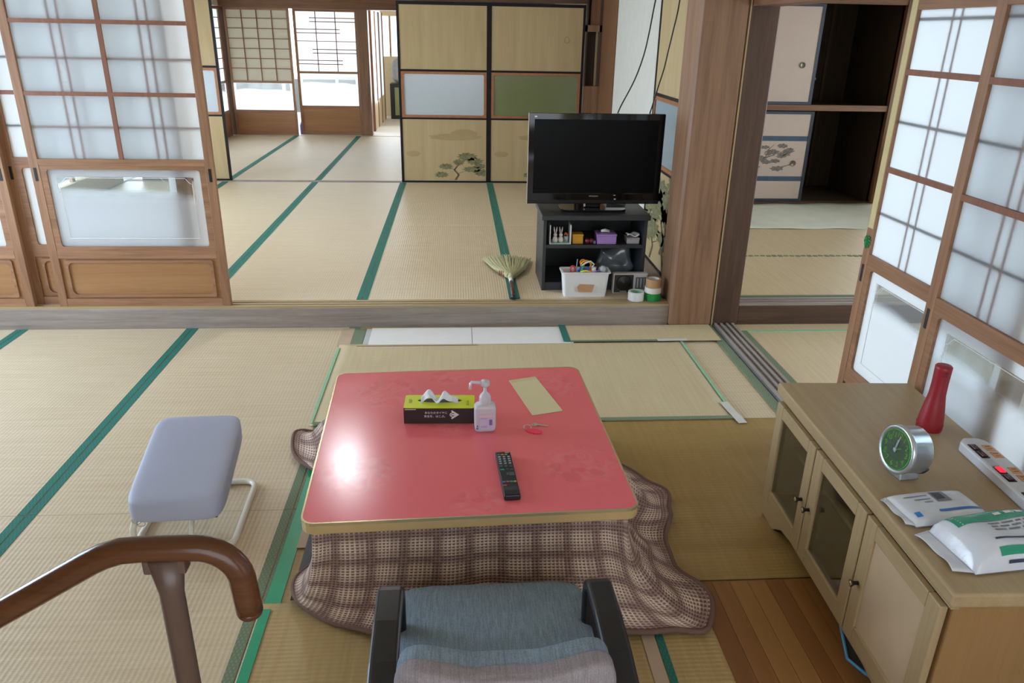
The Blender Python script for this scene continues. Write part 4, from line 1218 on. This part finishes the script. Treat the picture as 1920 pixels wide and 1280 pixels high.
def clock():
    n = math.atan2(-.12, -.99)
    t = thing('alarm_clock', 'round silver alarm clock with a green dial', 'clock', (1.183, -2.508, CT), n)
    # local +x = facing direction
    silver = plain('satin silver', (196, 202, 206), .28, .04, 12, 0, .75); M['silver'] = silver
    R_, zc = .066, .078
    tilt = -.10
    body = bpy.data.objects.new('case', None); COL.objects.link(body); body.parent = t; body.location = (0, 0, zc); body.rotation_euler = (0, PI/2+tilt, 0)
    MB().lathe([(.0, -.038), (.045, -.036), (.060, -.030), (.063, -.026), (.062, .022), (.066, .024), (R_, .034), (.060, .038), (.056, .034), (.0, .033)], 40).build('shell', silver, body, True)
    MB().lathe([(.0, .0335), (.0555, .0335), (.0555, .0345), (.0, .0345)], 40).build('dial', plain('green dial', (82, 108, 74), .5, .1, 30), body)
    MB().tube([(.0535*math.cos(i*PI/24), .0535*math.sin(i*PI/24), .0350) for i in range(48)], .0016, 6, True).build('dial_ring', plain('lime ring', (84, 190, 70), .5), body)
    M['lime_paint'] = plain('lime figures', (110, 214, 60), .5)
    for h in range(1, 13):
        a = 2*PI*h/12
        # local dial: up is -x (after rotation), right is ... chosen so 12 is on top
        x = -.040*math.cos(a); y = .040*math.sin(a)
        text_mesh('numeral', str(h), .021, 'lime_paint', body, (x, y, .0350), (0, 0, PI/2), extrude=.0004)
    def hand(a, L, w, m):
        d = Vector((-math.cos(a), math.sin(a))); q = Vector((-d.y, d.x))
        MB().prism([tuple(-d*.008+q*w), tuple(-d*.008-q*w), tuple(d*L-q*w*.5), tuple(d*L+q*w*.5)], 'z', .0362, .0370).build('hand', m, body)
    hand(.12, .040, .0022, 'white_print'); hand(.02, .028, .003, 'white_print'); hand(1.05, .022, .0022, plain('lime hand', (150, 190, 110), .5))
    MB().lathe([(.0, .036), (.005, .036), (.005, .039), (.0, .039)], 16).build('hand_hub', 'white_print', body)
    MB().lathe([(.0, .0395), (.0565, .0395), (.0565, .0400), (.0, .0400)], 32).build('crystal', 'glass', body)
    MB().prism([(-.036, 0), (.030, 0), (.022, .028), (-.026, .028)], 'x', -.032, .026).build('foot', silver, t, bevel=.004)
    MB().tube([(-.026, .063*math.cos(a), zc+.063*math.sin(a)) for a in [PI*1.15+i*PI*.7/12 for i in range(13)]], .004, 8).build('rear_band', 'satin_black', t, True)
    MB().lathe([(.0, 0), (.010, 0), (.012, .004), (.010, .022), (.0, .024)], 16).build('knob', plain('white knob', (214, 218, 226), .35), t, True).matrix_basis = Matrix.Translation((-.038, -.028, zc+.0)) @ Matrix.Rotation(-PI/2, 4, 'Y')
clock()

def power_strip():
    t = thing('power_strip', 'white power strip with a lit red switch on the cabinet', 'power strip', (1.458, -2.372, CT), -.06)
    wp = plain('greyish white plastic', (204, 206, 214), .35, .02); 
    MB().prism([(-.040, -.022), (-.020, 0), (.022, 0), (.040, -.018), (.040, -.335), (-.040, -.335)], 'z', .0, .032).build('housing', wp, t, bevel=.006)
    M['lit'] = None
    bb = NB('red neon'); e = bb.n('ShaderNodeEmission'); e.inputs[0].default_value = (1, .03, .05, 1); e.inputs[1].default_value = 1.3
    M['lit'] = bb.done(e.outputs[0])
    dk = plain('dark red rocker', (70, 16, 24), .25); og = plain('orange socket', (206, 146, 92), .5)
    for i, y in enumerate((-.060, -.098, -.178, -.216, -.30)):
        bx('switch_frame', 'black', -.032, -.010, y-.017, y+.017, .031, .034, t)
        bx('switch_rocker', 'lit' if i == 2 else dk, -.029, -.013, y-.013, y+.013, .033, .0375, t, .002)
    bx('cover', plain('grey cover', (180, 184, 192), .4), -.032, -.010, -.156, -.120, .031, .034, t)
    for y in (-.060, -.098, -.178, -.216, -.30):
        bx('socket', og, .006, .030, y-.015, y+.015, .031, .0335, t)
        for dy in (-.006, .006):
            bx('slot', 'black', .012, .024, y+dy-.0012, y+dy+.0012, .0335, .0338, t)
power_strip()

# packets of wipes
M['film'] = None
fb = NB('glossy white film'); M['film'] = fb.done(fb.bsdf(fb.ramp(fb.noise(fb.coord(), 9, 3), [(.3, lin((206, 212, 222))), (.7, lin((222, 226, 234)))]), .18, 0, .6, fb.bump(fb.noise(fb.coord(), 22, 3), .35, .004)))
M['green_print'] = fb2 = None
gb = NB('green print film'); M['green_print'] = gb.done(gb.bsdf(lin((40, 150, 118)), .2, 0, .6, gb.bump(gb.noise(gb.coord(), 22, 3), .3, .004)))
M['navy_print'] = plain('navy print', (50, 60, 86), .4)
M['grey_print'] = plain('grey print', (120, 126, 134), .5)
def packet(name, loc, rz, hx, hy, H, label, deco, flap=.045):
    t = thing(name, label, 'packet', loc, rz)
    def top(x, y):
        a = max(0, 1-abs(x/hx)**5); c = max(0, 1-abs(y/hy)**4)
        return H*(a*c)**.45*(1+.05*math.sin(x*40+y*25)) + .004
    def cover(u, v):
        x = hx*(2*u-1); y = hy*(2*v-1); return (x, y, top(x, y))
    m = MB().grid(36, 24, cover)
    n = len(m.v)
    # bottom
    m.grid(36, 24, lambda u, v: (hx*(2*u-1), hy*(2*v-1), 0 + .002))
    m.build('pouch', 'film', t, True)
    fl = MB().grid(8, 12, lambda u, v: (-hx-flap*u*(1-.25*math.sin(PI*v)), hy*(.96-.16*u)*(2*v-1), .006+.004*math.sin(v*9)*u))
    fl.build('end_seal', 'film', t, True, solid=.001)
    def patch(nm, mat, x0, x1, y0, y1, dz=.0012, nx=14, ny=6):
        MB().grid(nx, ny, lambda u, v: (x0+(x1-x0)*u, y0+(y1-y0)*v, top(x0+(x1-x0)*u, y0+(y1-y0)*v)+dz)).build(nm, mat, t, True)
    deco(t, patch, top, hx, hy)
    return t
def deco2(t, patch, top, hx, hy):
    patch('printed_band', 'green_print', -hx*.86, hx*.97, hy*.22, hy*.80)
    patch('printed_line', 'navy_print', -hx*.60, hx*.9, -hy*.56, -hy*.50, nx=20, ny=2)
    patch('printed_band', 'green_print', -hx*.62, hx*.97, -hy*.915, -hy*.76, ny=8)
    patch('printed_line', 'navy_print', -hx*.5, hx*.97, -hy*.985, -hy*.965, nx=20, ny=4)
    rnd = random.Random(2)
    for i in range(3):
        yy = hy*(.08-.14*i)
        x = -hx*.45
        while x < hx*.8:
            L = rnd.uniform(.012, .03); patch('printed_word', 'grey_print', x, min(x+L, hx*.85), yy, yy+.005, nx=3, ny=1); x += L+.006
    for i in range(5):
        x = -hx*.2+i*.028
        patch('printed_word', 'white_print', x, x+.017, hy*.44, hy*.56, .002, 3, 2)
def deco1(t, patch, top, hx, hy):
    patch('printed_picture', 'grey_print', -hx*.02, hx*.36, hy*.05, hy*.72)
    patch('printed_picture', plain('dark product', (66, 60, 62), .5), hx*.02, hx*.24, hy*.18, hy*.62, .002)
    rnd = random.Random(4)
    for i, yy in enumerate((.50, .26, .08)):
        patch('printed_word', 'grey_print', -hx*.72+.02*i, -hx*.12, hy*yy, hy*yy+.003, nx=6, ny=1)
    patch('printed_band', plain('blue print', (40, 110, 190), .3), -hx*.2, hx*.9, -hy*.55, -hy*.42)
    patch('printed_mark', plain('sky blue print', (40, 130, 200), .3), -hx*.86, -hx*.72, -hy*.72, -hy*.45)
packet('wipes_packet', (1.185, -2.672, CT+.001), .10, .105, .062, .018, 'flat white packet with a grey product picture and blue mark', deco1, .02)
packet('wipes_packet', (1.270, -2.822, CT+.001), .10, .158, .080, .062, 'plump white packet with green printed bands', deco2, .045)

# blue plastic thing poking out below the cabinet
bl = thing('fly_swatter', 'light blue plastic swatter frame lying under the cabinet', 'fly swatter', (1.09, -2.62, 0))
sky = plain('light blue plastic', (96, 164, 214), .35)
MB().tube([(.045, .17, .016), (.018, .10, .016), (-.020, -.015, .016), (.005, -.07, .016), (.03, -.10, .016), (.04, -.30, .016)], .005, 8).build('frame', sky, bl, True)
for i in range(5):
    MB().tube([(.030, -.10+.004*i, .016), (.018+.012*i, -.060+.004*i, .016)], .0022, 6).build('prong', sky, bl, True)
MB().prism([(.045, .16), (.020, .10), (-.016, -.012), (.03, -.09), (.12, -.05), (.12, .12)], 'z', .0125, .0145).build('mesh_sheet', plain('dark grey net', (62, 62, 58), .8), bl)
o = MB().tube([(0, 0, 0), (.03, -.03, 0), (.07, -.05, 0)], [.010, .012, .008], 10).build('cable_plug', 'black', None, True)
o.location = (1.10, -2.03, .018); tag(o, 'black cable plug at the foot of the cabinet', 'plug')

# ================================================================== television and its stand
st = thing('tv_stand', 'black television stand with an open shelf', 'tv stand', (.83, .27, S))
hw = .318; D = .38; H = .474
bx('side_panel', 'satin_black', -hw, -hw+.02, 0, D, 0, H-.03, st, .002)
bx('side_panel', 'satin_black', hw-.02, hw, 0, D, 0, H-.03, st, .002)
bx('back_panel', 'black', -hw+.02, hw-.02, D-.01, D, 0, H-.03, st)
bx('bottom_panel', 'satin_black', -hw+.02, hw-.02, .005, D-.01, .0, .05, st)
bx('shelf', 'satin_black', -hw+.02, hw-.02, .004, D-.01, .268, .288, st)
bx('top', 'satin_black', -hw-.012, hw+.012, -.02, D+.005, H-.03, H, st, .004)
TZ2 = S+H
tv = thing('television', 'black flat screen television on the stand', 'television', (.828, .44, TZ2+.001), .008)
gl = plain('piano black', (14, 14, 16), .06, .1)
MB().prism(rrect(.115, .085, .03, 0, .0), 'z', 0, .012).build('base', gl, tv, bevel=.003).scale = (1.75, 1.1, 1)
bx('neck', gl, -.05, .05, -.02, .03, .012, .06, tv, .004)
bx('neck_ring', 'steel', -.055, -.045, -.025, -.02, .02, .05, tv)
bx('housing', 'black', -.395, .395, -.01, .055, .05, .56, tv, .012)
fr = MB(); w0, h0, h1 = .408, .038, .572
fr.ring([(-w0, h0), (w0, h0), (w0, h1), (-w0, h1)], [(-.372, .105), (.372, .105), (.372, .535), (-.372, .535)], 'y', -.035, -.005)
fr.build('bezel', gl, tv, bevel=.003)
scr = NB('lcd screen'); M['screen'] = scr.done(scr.bsdf(lin((6, 6, 8)), .3, 0, .12))
bx('screen', 'screen', -.372, .372, -.027, -.020, .105, .535, tv)
bx('lower_strip', plain('dark glossy strip', (26, 28, 32), .2), -.40, .40, -.037, -.0345, .042, .062, tv)
text_mesh('brand_lettering', 'MITSUBISHI', .011, 'steel', tv, (0, -.0355, .085), (PI/2, 0, 0))
bx('silver_edge', 'steel', -.4095, -.4075, -.036, -.02, .04, .572, tv)
for x in (.13, .134):
    bx('indicator', 'white_print', x-.006, x+.006, -.0365, -.0350, .065 if x > .132 else .09, .070 if x > .132 else .093, tv)
bx('sticker', 'steel', -.375, -.36, -.0355, -.0348, .548, .556, tv)
st2 = bx('dvd_recorder', plain('silver recorder', (150, 148, 144), .4), .94, 1.065, .55, .64, TZ2+.0005, TZ2+.042, None, .003)
tag(st2, 'small silver box behind the foot of the television', 'box')

# shelf contents
SH = S+.288+.0005
fb_ = thing('display_frame', 'small white display frame on the television stand shelf', 'frame', (.62, .34, SH))
bx('side', 'white_board', -.066, -.060, -.05, .05, 0, .118, fb_); bx('side', 'white_board', .060, .066, -.05, .05, 0, .118, fb_)
bx('tray', plain('pale mint tray', (176, 204, 190), .6), -.060, .060, -.05, .05, 0, .006, fb_)
def rabbit(x, y, label):
    t = thing('rabbit_figurine', label, 'figurine', (x, y, SH+.0065), 0, 'rabbit figurines in the display frame')
    wm = plain('porcelain', (222, 212, 206), .4, .06, 60)
    MB().lathe([(.0, 0), (.013, 0), (.017, .012), (.014, .028), (.008, .036), (.0, .038)], 18).build('body', wm, t, True)
    MB().ellip((0, -.002, .046), (.0115, .0115, .012)).build('head', wm, t, True)
    for s in (-1, 1):
        MB().tube([(s*.004, 0, .055), (s*.007, 0, .075), (s*.009, 0, .095)], [.003, .0045, .0015], 8, False, .6).build('ear', wm, t, True)
rabbit(.592, .32, 'white rabbit figurine nearer the side of the stand'); rabbit(.626, .32, 'white rabbit figurine beside the little flower pot')
fp = thing('flower_pot', 'tiny pale pot with orange flowers in the display frame', 'flower pot', (.660, .33, SH+.0065))
MB().lathe([(.0, 0), (.012, 0), (.016, .036), (.0, .034)], 16).build('pot', plain('pale pot', (176, 184, 190), .6), fp, True)
fl_ = MB()
for i in range(7): fl_.ellip((.009*math.cos(i*.9), .009*math.sin(i*.9), .044+.004*(i % 3)), (.006, .006, .006), 1, 8, 6)
fl_.build('flowers', plain('orange petals', (206, 112, 70), .7), fp, True)
def small_box(name, mat, x0, x1, y0, y1, z0, h, label, lid=None, cat='box'):
    t = thing(name, label, cat, ((x0+x1)/2, (y0+y1)/2, z0))
    a = (x1-x0)/2; c = (y1-y0)/2
    bx('body', mat, -a, a, -c, c, 0, h*.78, t, .003)
    bx('lid', lid or mat, -a-.002, a+.002, -c-.002, c+.002, h*.78, h, t, .003)
    return t
small_box('gift_box', plain('amber card', (206, 150, 40), .5), .697, .762, .30, .37, SH, .06, 'small amber yellow box on the shelf')
small_box('purple_box', plain('lilac plastic', (170, 132, 206), .45), .848, .966, .29, .40, SH, .062, 'lilac plastic box on the shelf')
o = MB().tube([(-.025, 0, 0), (0, 0, .004), (.028, 0, -.002)], [.008, .011, .008], 10).build('tissue_roll', 'white_board', None, True)
o.location = (.90, .33, SH+.0735); tag(o, 'small white rolled paper on the lilac box', 'paper')
small_box('clear_box', plain('cloudy plastic', (176, 172, 178), .4), 1.035, 1.112, .30, .40, SH, .036, 'cloudy plastic box at the pillar end of the shelf')
o = MB().grid(10, 6, lambda u, v: (-.038+.076*u, -.03+.06*v, .012+.008*math.sin(u*7+v*3))).build('paper_bundle', 'white_board', None, True, solid=.006)
o.location = (1.076, .345, SH+.037); tag(o, 'crumpled white paper on the cloudy box', 'paper')
for i, (x, c, lb) in enumerate(((.790, (110, 34, 44), 'dark red bead beside the amber box'), (.815, (96, 28, 40), 'dark red bead next to the glass marble'))):
    o = MB().ellip((0, 0, .017), (.016, .016, .017)).build('bead', plain('dark red glaze %d' % i, c, .15), None, True); o.location = (x, .305, SH); tag(o, lb, 'bead')
o = MB().ellip((0, 0, .011), (.011, .011, .011)).build('marble', plain('blue glass marble', (110, 120, 150), .08), None, True); o.location = (.834, .30, SH); tag(o, 'bluish glass marble by the lilac box', 'marble')

# white bin with odds and ends
bn = thing('storage_bin', 'white plastic bin with a tan tape patch', 'bin', (.764, .183, S+.0005))
def bin_mesh():
    m = MB(); lv = []
    for hx2, hy2, z in ((.128, .044, 0), (.140, .056, .15), (.150, .066, .152), (.150, .066, .158), (.137, .053, .158), (.125, .041, .006)):
        lv.append([(x, y, z) for x, y in rrect(hx2, hy2, .018)])
    n = len(lv[0])
    for r in lv: m.v += r
    for i in range(len(lv)-1):
        for j in range(n):
            m.f.append((i*n+j, i*n+(j+1) % n, (i+1)*n+(j+1) % n, (i+1)*n+j))
    m.f.append(tuple(range(n))[::-1]); m.f.append(tuple((len(lv)-1)*n+j for j in range(n)))
    return m
bin_mesh().build('tub', plain('white bin plastic', (224, 222, 222), .4, .02), bn)
MB().prism([(-.042, .036), (.040, .034), (.052, .080), (-.038, .084), (-.052, .066)], 'y', -.0575, -.0500).build('tape_patch', plain('tan tape', (190, 148, 104), .5, .1), bn)
def stuff(name, c, pts, r, label, cat, rough=.4, closed=False):
    o = MB().tube(pts, r, 8, closed).build(name, plain(name+' colour', c, rough), None, True)
    o.location = (.764, .183, S+.15); return tag(o, label, cat)
stuff('scissors', (206, 36, 54), [(-.075+.014*math.cos(a*PI/6), 0, .012+.022*math.sin(a*PI/6)) for a in range(12)], .005, 'red scissor handle in the white bin', 'scissors', closed=True)
stuff('rubber_band', (216, 160, 50), [(.006+.030*math.cos(a*PI/8), .01, .036+.026*math.sin(a*PI/8)) for a in range(16)], .006, 'amber looped cord in the white bin', 'cord', closed=True)
stuff('blue_cord', (44, 88, 190), [(-.04, 0, .0), (-.025, -.01, .028), (.0, .0, .016), (.02, -.01, .022), (.03, .01, .002)], .007, 'blue cord bundle in the white bin', 'cord')
stuff('pen', (150, 168, 176), [(-.052, .02, -.02), (-.046, .02, .070)], .003, 'thin grey pen standing in the white bin', 'pen')
stuff('yellow_cord', (222, 208, 70), [(-.03, -.02, .0), (0, -.03, .012), (.03, -.025, .0)], .006, 'yellow cord along the front of the white bin', 'cord')
stuff('white_bottle', (226, 222, 222), [(.048, 0, -.04), (.05, 0, .012), (.052, 0, .028)], [.018, .018, .010], 'white plastic bottle in the white bin', 'bottle')
stuff('red_cap', (206, 60, 44), [(.028, -.005, -.02), (.030, -.005, .016)], .011, 'red capped tube in the white bin', 'tube')
stuff('clear_bottle', (176, 182, 190), [(.105, 0, -.06), (.108, 0, .02), (.110, 0, .032)], [.020, .020, .012], 'cloudy bottle at the end of the white bin', 'bottle')
stuff('white_cable', (226, 222, 214), [(-.02, .01, .03), (.0, -.01, .055), (.03, .0, .062), (.055, .01, .04), (.04, -.01, .028)], .005, 'white cable loop heaped in the white bin', 'cable')
stuff('green_marker', (60, 150, 90), [(-.035, -.015, -.01), (-.012, -.018, .042)], .005, 'green marker leaning in the white bin', 'marker')
stuff('orange_tape', (224, 130, 40), [(-.012+.016*math.cos(a*PI/6), .02, .050+.016*math.sin(a*PI/6)) for a in range(12)], .005, 'small orange ring on top of the heap in the bin', 'ring', closed=True)
stuff('purple_string', (120, 90, 170), [(.055, -.03, .0), (.075, -.03, .014), (.09, -.02, .004)], .005, 'purple string at the front of the white bin', 'string')
stuff('black_brush', (30, 30, 34), [(.07, .02, -.04), (.085, .02, .045)], .007, 'black brush handle in the white bin', 'brush')

pb = MB().ellip((0, 0, .09), (.115, .055, .09), .7, 28, 16)
pb.move(lambda x, y, z: (x*(1+.12*math.sin(z*40)), y*(1+.2*math.sin(x*50+z*30)), z*(1+.12*math.sin(x*37))))
o = pb.build('plastic_bag', 'clear_plastic', None, True); o.location = (1.00, .46, S+.0505); tag(o, 'crumpled clear plastic bag in the television stand', 'plastic bag')

rd = thing('radio', 'small silver radio with a round black speaker', 'radio', (1.052, .222, S+.0005))
bx('case', plain('radio silver', (206, 206, 208), .4), -.108, .108, -.022, .022, 0, .128, rd, .006)
bx('front_panel', 'satin_black', -.100, .018, -.0245, -.021, .008, .120, rd, .002)
o = MB().lathe([(.0, 0), (.046, 0), (.048, .003), (.044, .006), (.012, .003), (.006, .008), (.0, .008)], 28).build('speaker', 'black', rd, True); o.location = (-.040, -.0245, .070); o.rotation_euler = (PI/2, 0, 0)
bx('tuner_panel', plain('tuner grey', (96, 98, 106), .3), .032, .100, -.0245, -.021, .030, .105, rd, .002)
for x in (.045, .065, .085):
    bx('tuner_scale', 'steel', x-.004, x+.004, -.0255, -.0240, .038, .098, rd)
bx('nameplate', 'steel', -.062, -.022, -.0255, -.024, .014, .018, rd)
text_mesh('lettering', 'radio', .006, 'white_print', rd, (-.042, -.0258, .016), (PI/2, 0, 0)) if False else None

def tape(name, x, y, z, R_, r_in, h, c, label, core=(206, 196, 180)):
    t = thing(name, label, 'tape roll', (x, y, z))
    n = 28
    cir = lambda r: [(r*math.cos(2*PI*i/n), r*math.sin(2*PI*i/n)) for i in range(n)]
    MB().ring(cir(R_), cir(r_in), 'z', 0, h).build('roll', plain(name+label[:9], c, .4), t, bevel=.001)
    MB().ring(cir(r_in-.0002), cir(r_in-.004), 'z', .001, h-.001).build('core', plain('core '+label[:9], core, .7), t)
tape('tape_roll', 1.066, .088, S+.0005, .048, .034, .052, (226, 226, 222), 'white tape roll standing alone beside the stack', (140, 190, 160))
tape('tape_roll', 1.168, .092, S+.0005, .050, .036, .046, (36, 150, 72), 'green tape roll at the bottom of the stack')
tape('tape_roll', 1.168, .092, S+.047, .050, .036, .034, (228, 226, 220), 'white tape roll in the middle of the stack', (222, 212, 60))
tape('tape_roll', 1.168, .094, S+.0815, .046, .034, .050, (184, 146, 108), 'brown tape roll on top of the stack', (220, 220, 220))

# broom
br = thing('broom', 'short straw broom with a fan head lying on the tatami', 'broom', (.335, .48, S+.002), 0)
rnd = random.Random(11)
for nm, mt, n0, n1, cc in (('bristles', 'straw_a', 0, 190, (188, 184, 144)), ('bristles', 'straw_b', 190, 340, (160, 162, 122))):
    M[mt] = plain('broom straw '+mt, cc, .8, .15, 60)
    m = MB()
    for i in range(n0, n1):
        u = rnd.uniform(-1, 1)
        a = u*.44
        L = .42+rnd.uniform(-.03, .02)+.03*math.cos(u*1.5)
        z0 = rnd.uniform(.004, .045)
        p0 = (.022*u, .0, .012+.5*z0); p1 = (.11*u, .16+.02*rnd.random(), .02+.6*z0*(1-.3*abs(u))); p2 = (u*.170+rnd.uniform(-.006, .006), L, .006+.9*z0*(1-.5*abs(u)))
        m.tube([p0, p1, p2], [.005, .0045, .0016], 4)
    m.build(nm, mt, br)
M['stitch'] = plain('stitch thread', (196, 192, 130), .8)
for y, hwid in ((.10, .080), (.125, .092), (.15, .104)):
    MB().tube([(x, y+.012*(x/hwid)**2*-1, .044*(1-.35*(x/hwid)**2)) for x in [hwid*(i/6-1) for i in range(13)]], .003, 6).build('stitching', 'stitch', br, True)
for i in range(3):
    x = -.045-.012*i
    MB().tube([(x, .045+.012*i+dy, .012+.03*math.sin(PI*k2/4)) for k2, dy in enumerate((-.012, -.006, 0, .006, .012))], .0025, 6).build('binding', plain('red thread', (150, 60, 50), .6), br, True)
MB().tube([(.0, .015, .022), (.0, -.02, .020), (-.002, -.055, .019)], [.024, .018, .013], 12).build('neck', 'straw_a', br, True)
MB().tube([(-.002, -.05, .019), (-.003, -.10, .018)], .014, 12).build('ferrule', 'white_board', br, True)
MB().tube([(-.003, -.10, .018), (-.006, -.25, .016), (-.008, -.36, .014)], [.012, .012, .011], 12).build('handle', plain('dark red handle', (92, 34, 36), .35), br, True)
MB().ellip((-.009, -.375, .014), (.014, .02, .013)).build('handle_end', 'black', br, True)
MB().tube([(-.012, -.375, .014), (-.03, -.40, .008), (-.01, -.41, .006), (.02, -.385, .008), (.03, -.37, .006)], .003, 6).build('hanging_loop', 'black', br, True)

# antenna cables
def cable(pts, label):
    n = []
    P = [Vector(p) for p in pts]
    for i in range(len(P)-1):
        a = P[max(0, i-1)]; b2 = P[i]; c = P[i+1]; d = P[min(len(P)-1, i+2)]
        for q in range(6):
            t = q/6
            n.append(.5*((2*b2)+(-a+c)*t+(2*a-5*b2+4*c-d)*t*t+(-a+3*b2-3*c+d)*t**3))
    n.append(P[-1])
    o = MB().tube([p-P[0] for p in n], .0042, 8).build('antenna_cable', 'black', None, True)
    o.location = P[0]; tag(o, label, 'cable', 'antenna cables above the television')
cable([(.965, .548, 1.13), (.985, .548, 1.20), (1.06, .548, 1.357), (1.105, .548, 1.498), (1.128, .548, 1.63), (1.15, .548, 1.803), (1.21, .548, 2.2), (1.23, .548, 2.55)], 'black cable rising in a curve from the television in front of the white wall')
cable([(1.16, .548, 1.13), (1.178, .548, 1.195), (1.21, .548, 1.327), (1.235, .548, 1.428), (1.25, .548, 1.52), (1.268, .548, 1.63), (1.292, .548, 1.803), (1.31, .548, 2.2), (1.32, .548, 2.55)], 'black cable rising from the television in front of the fusuma')
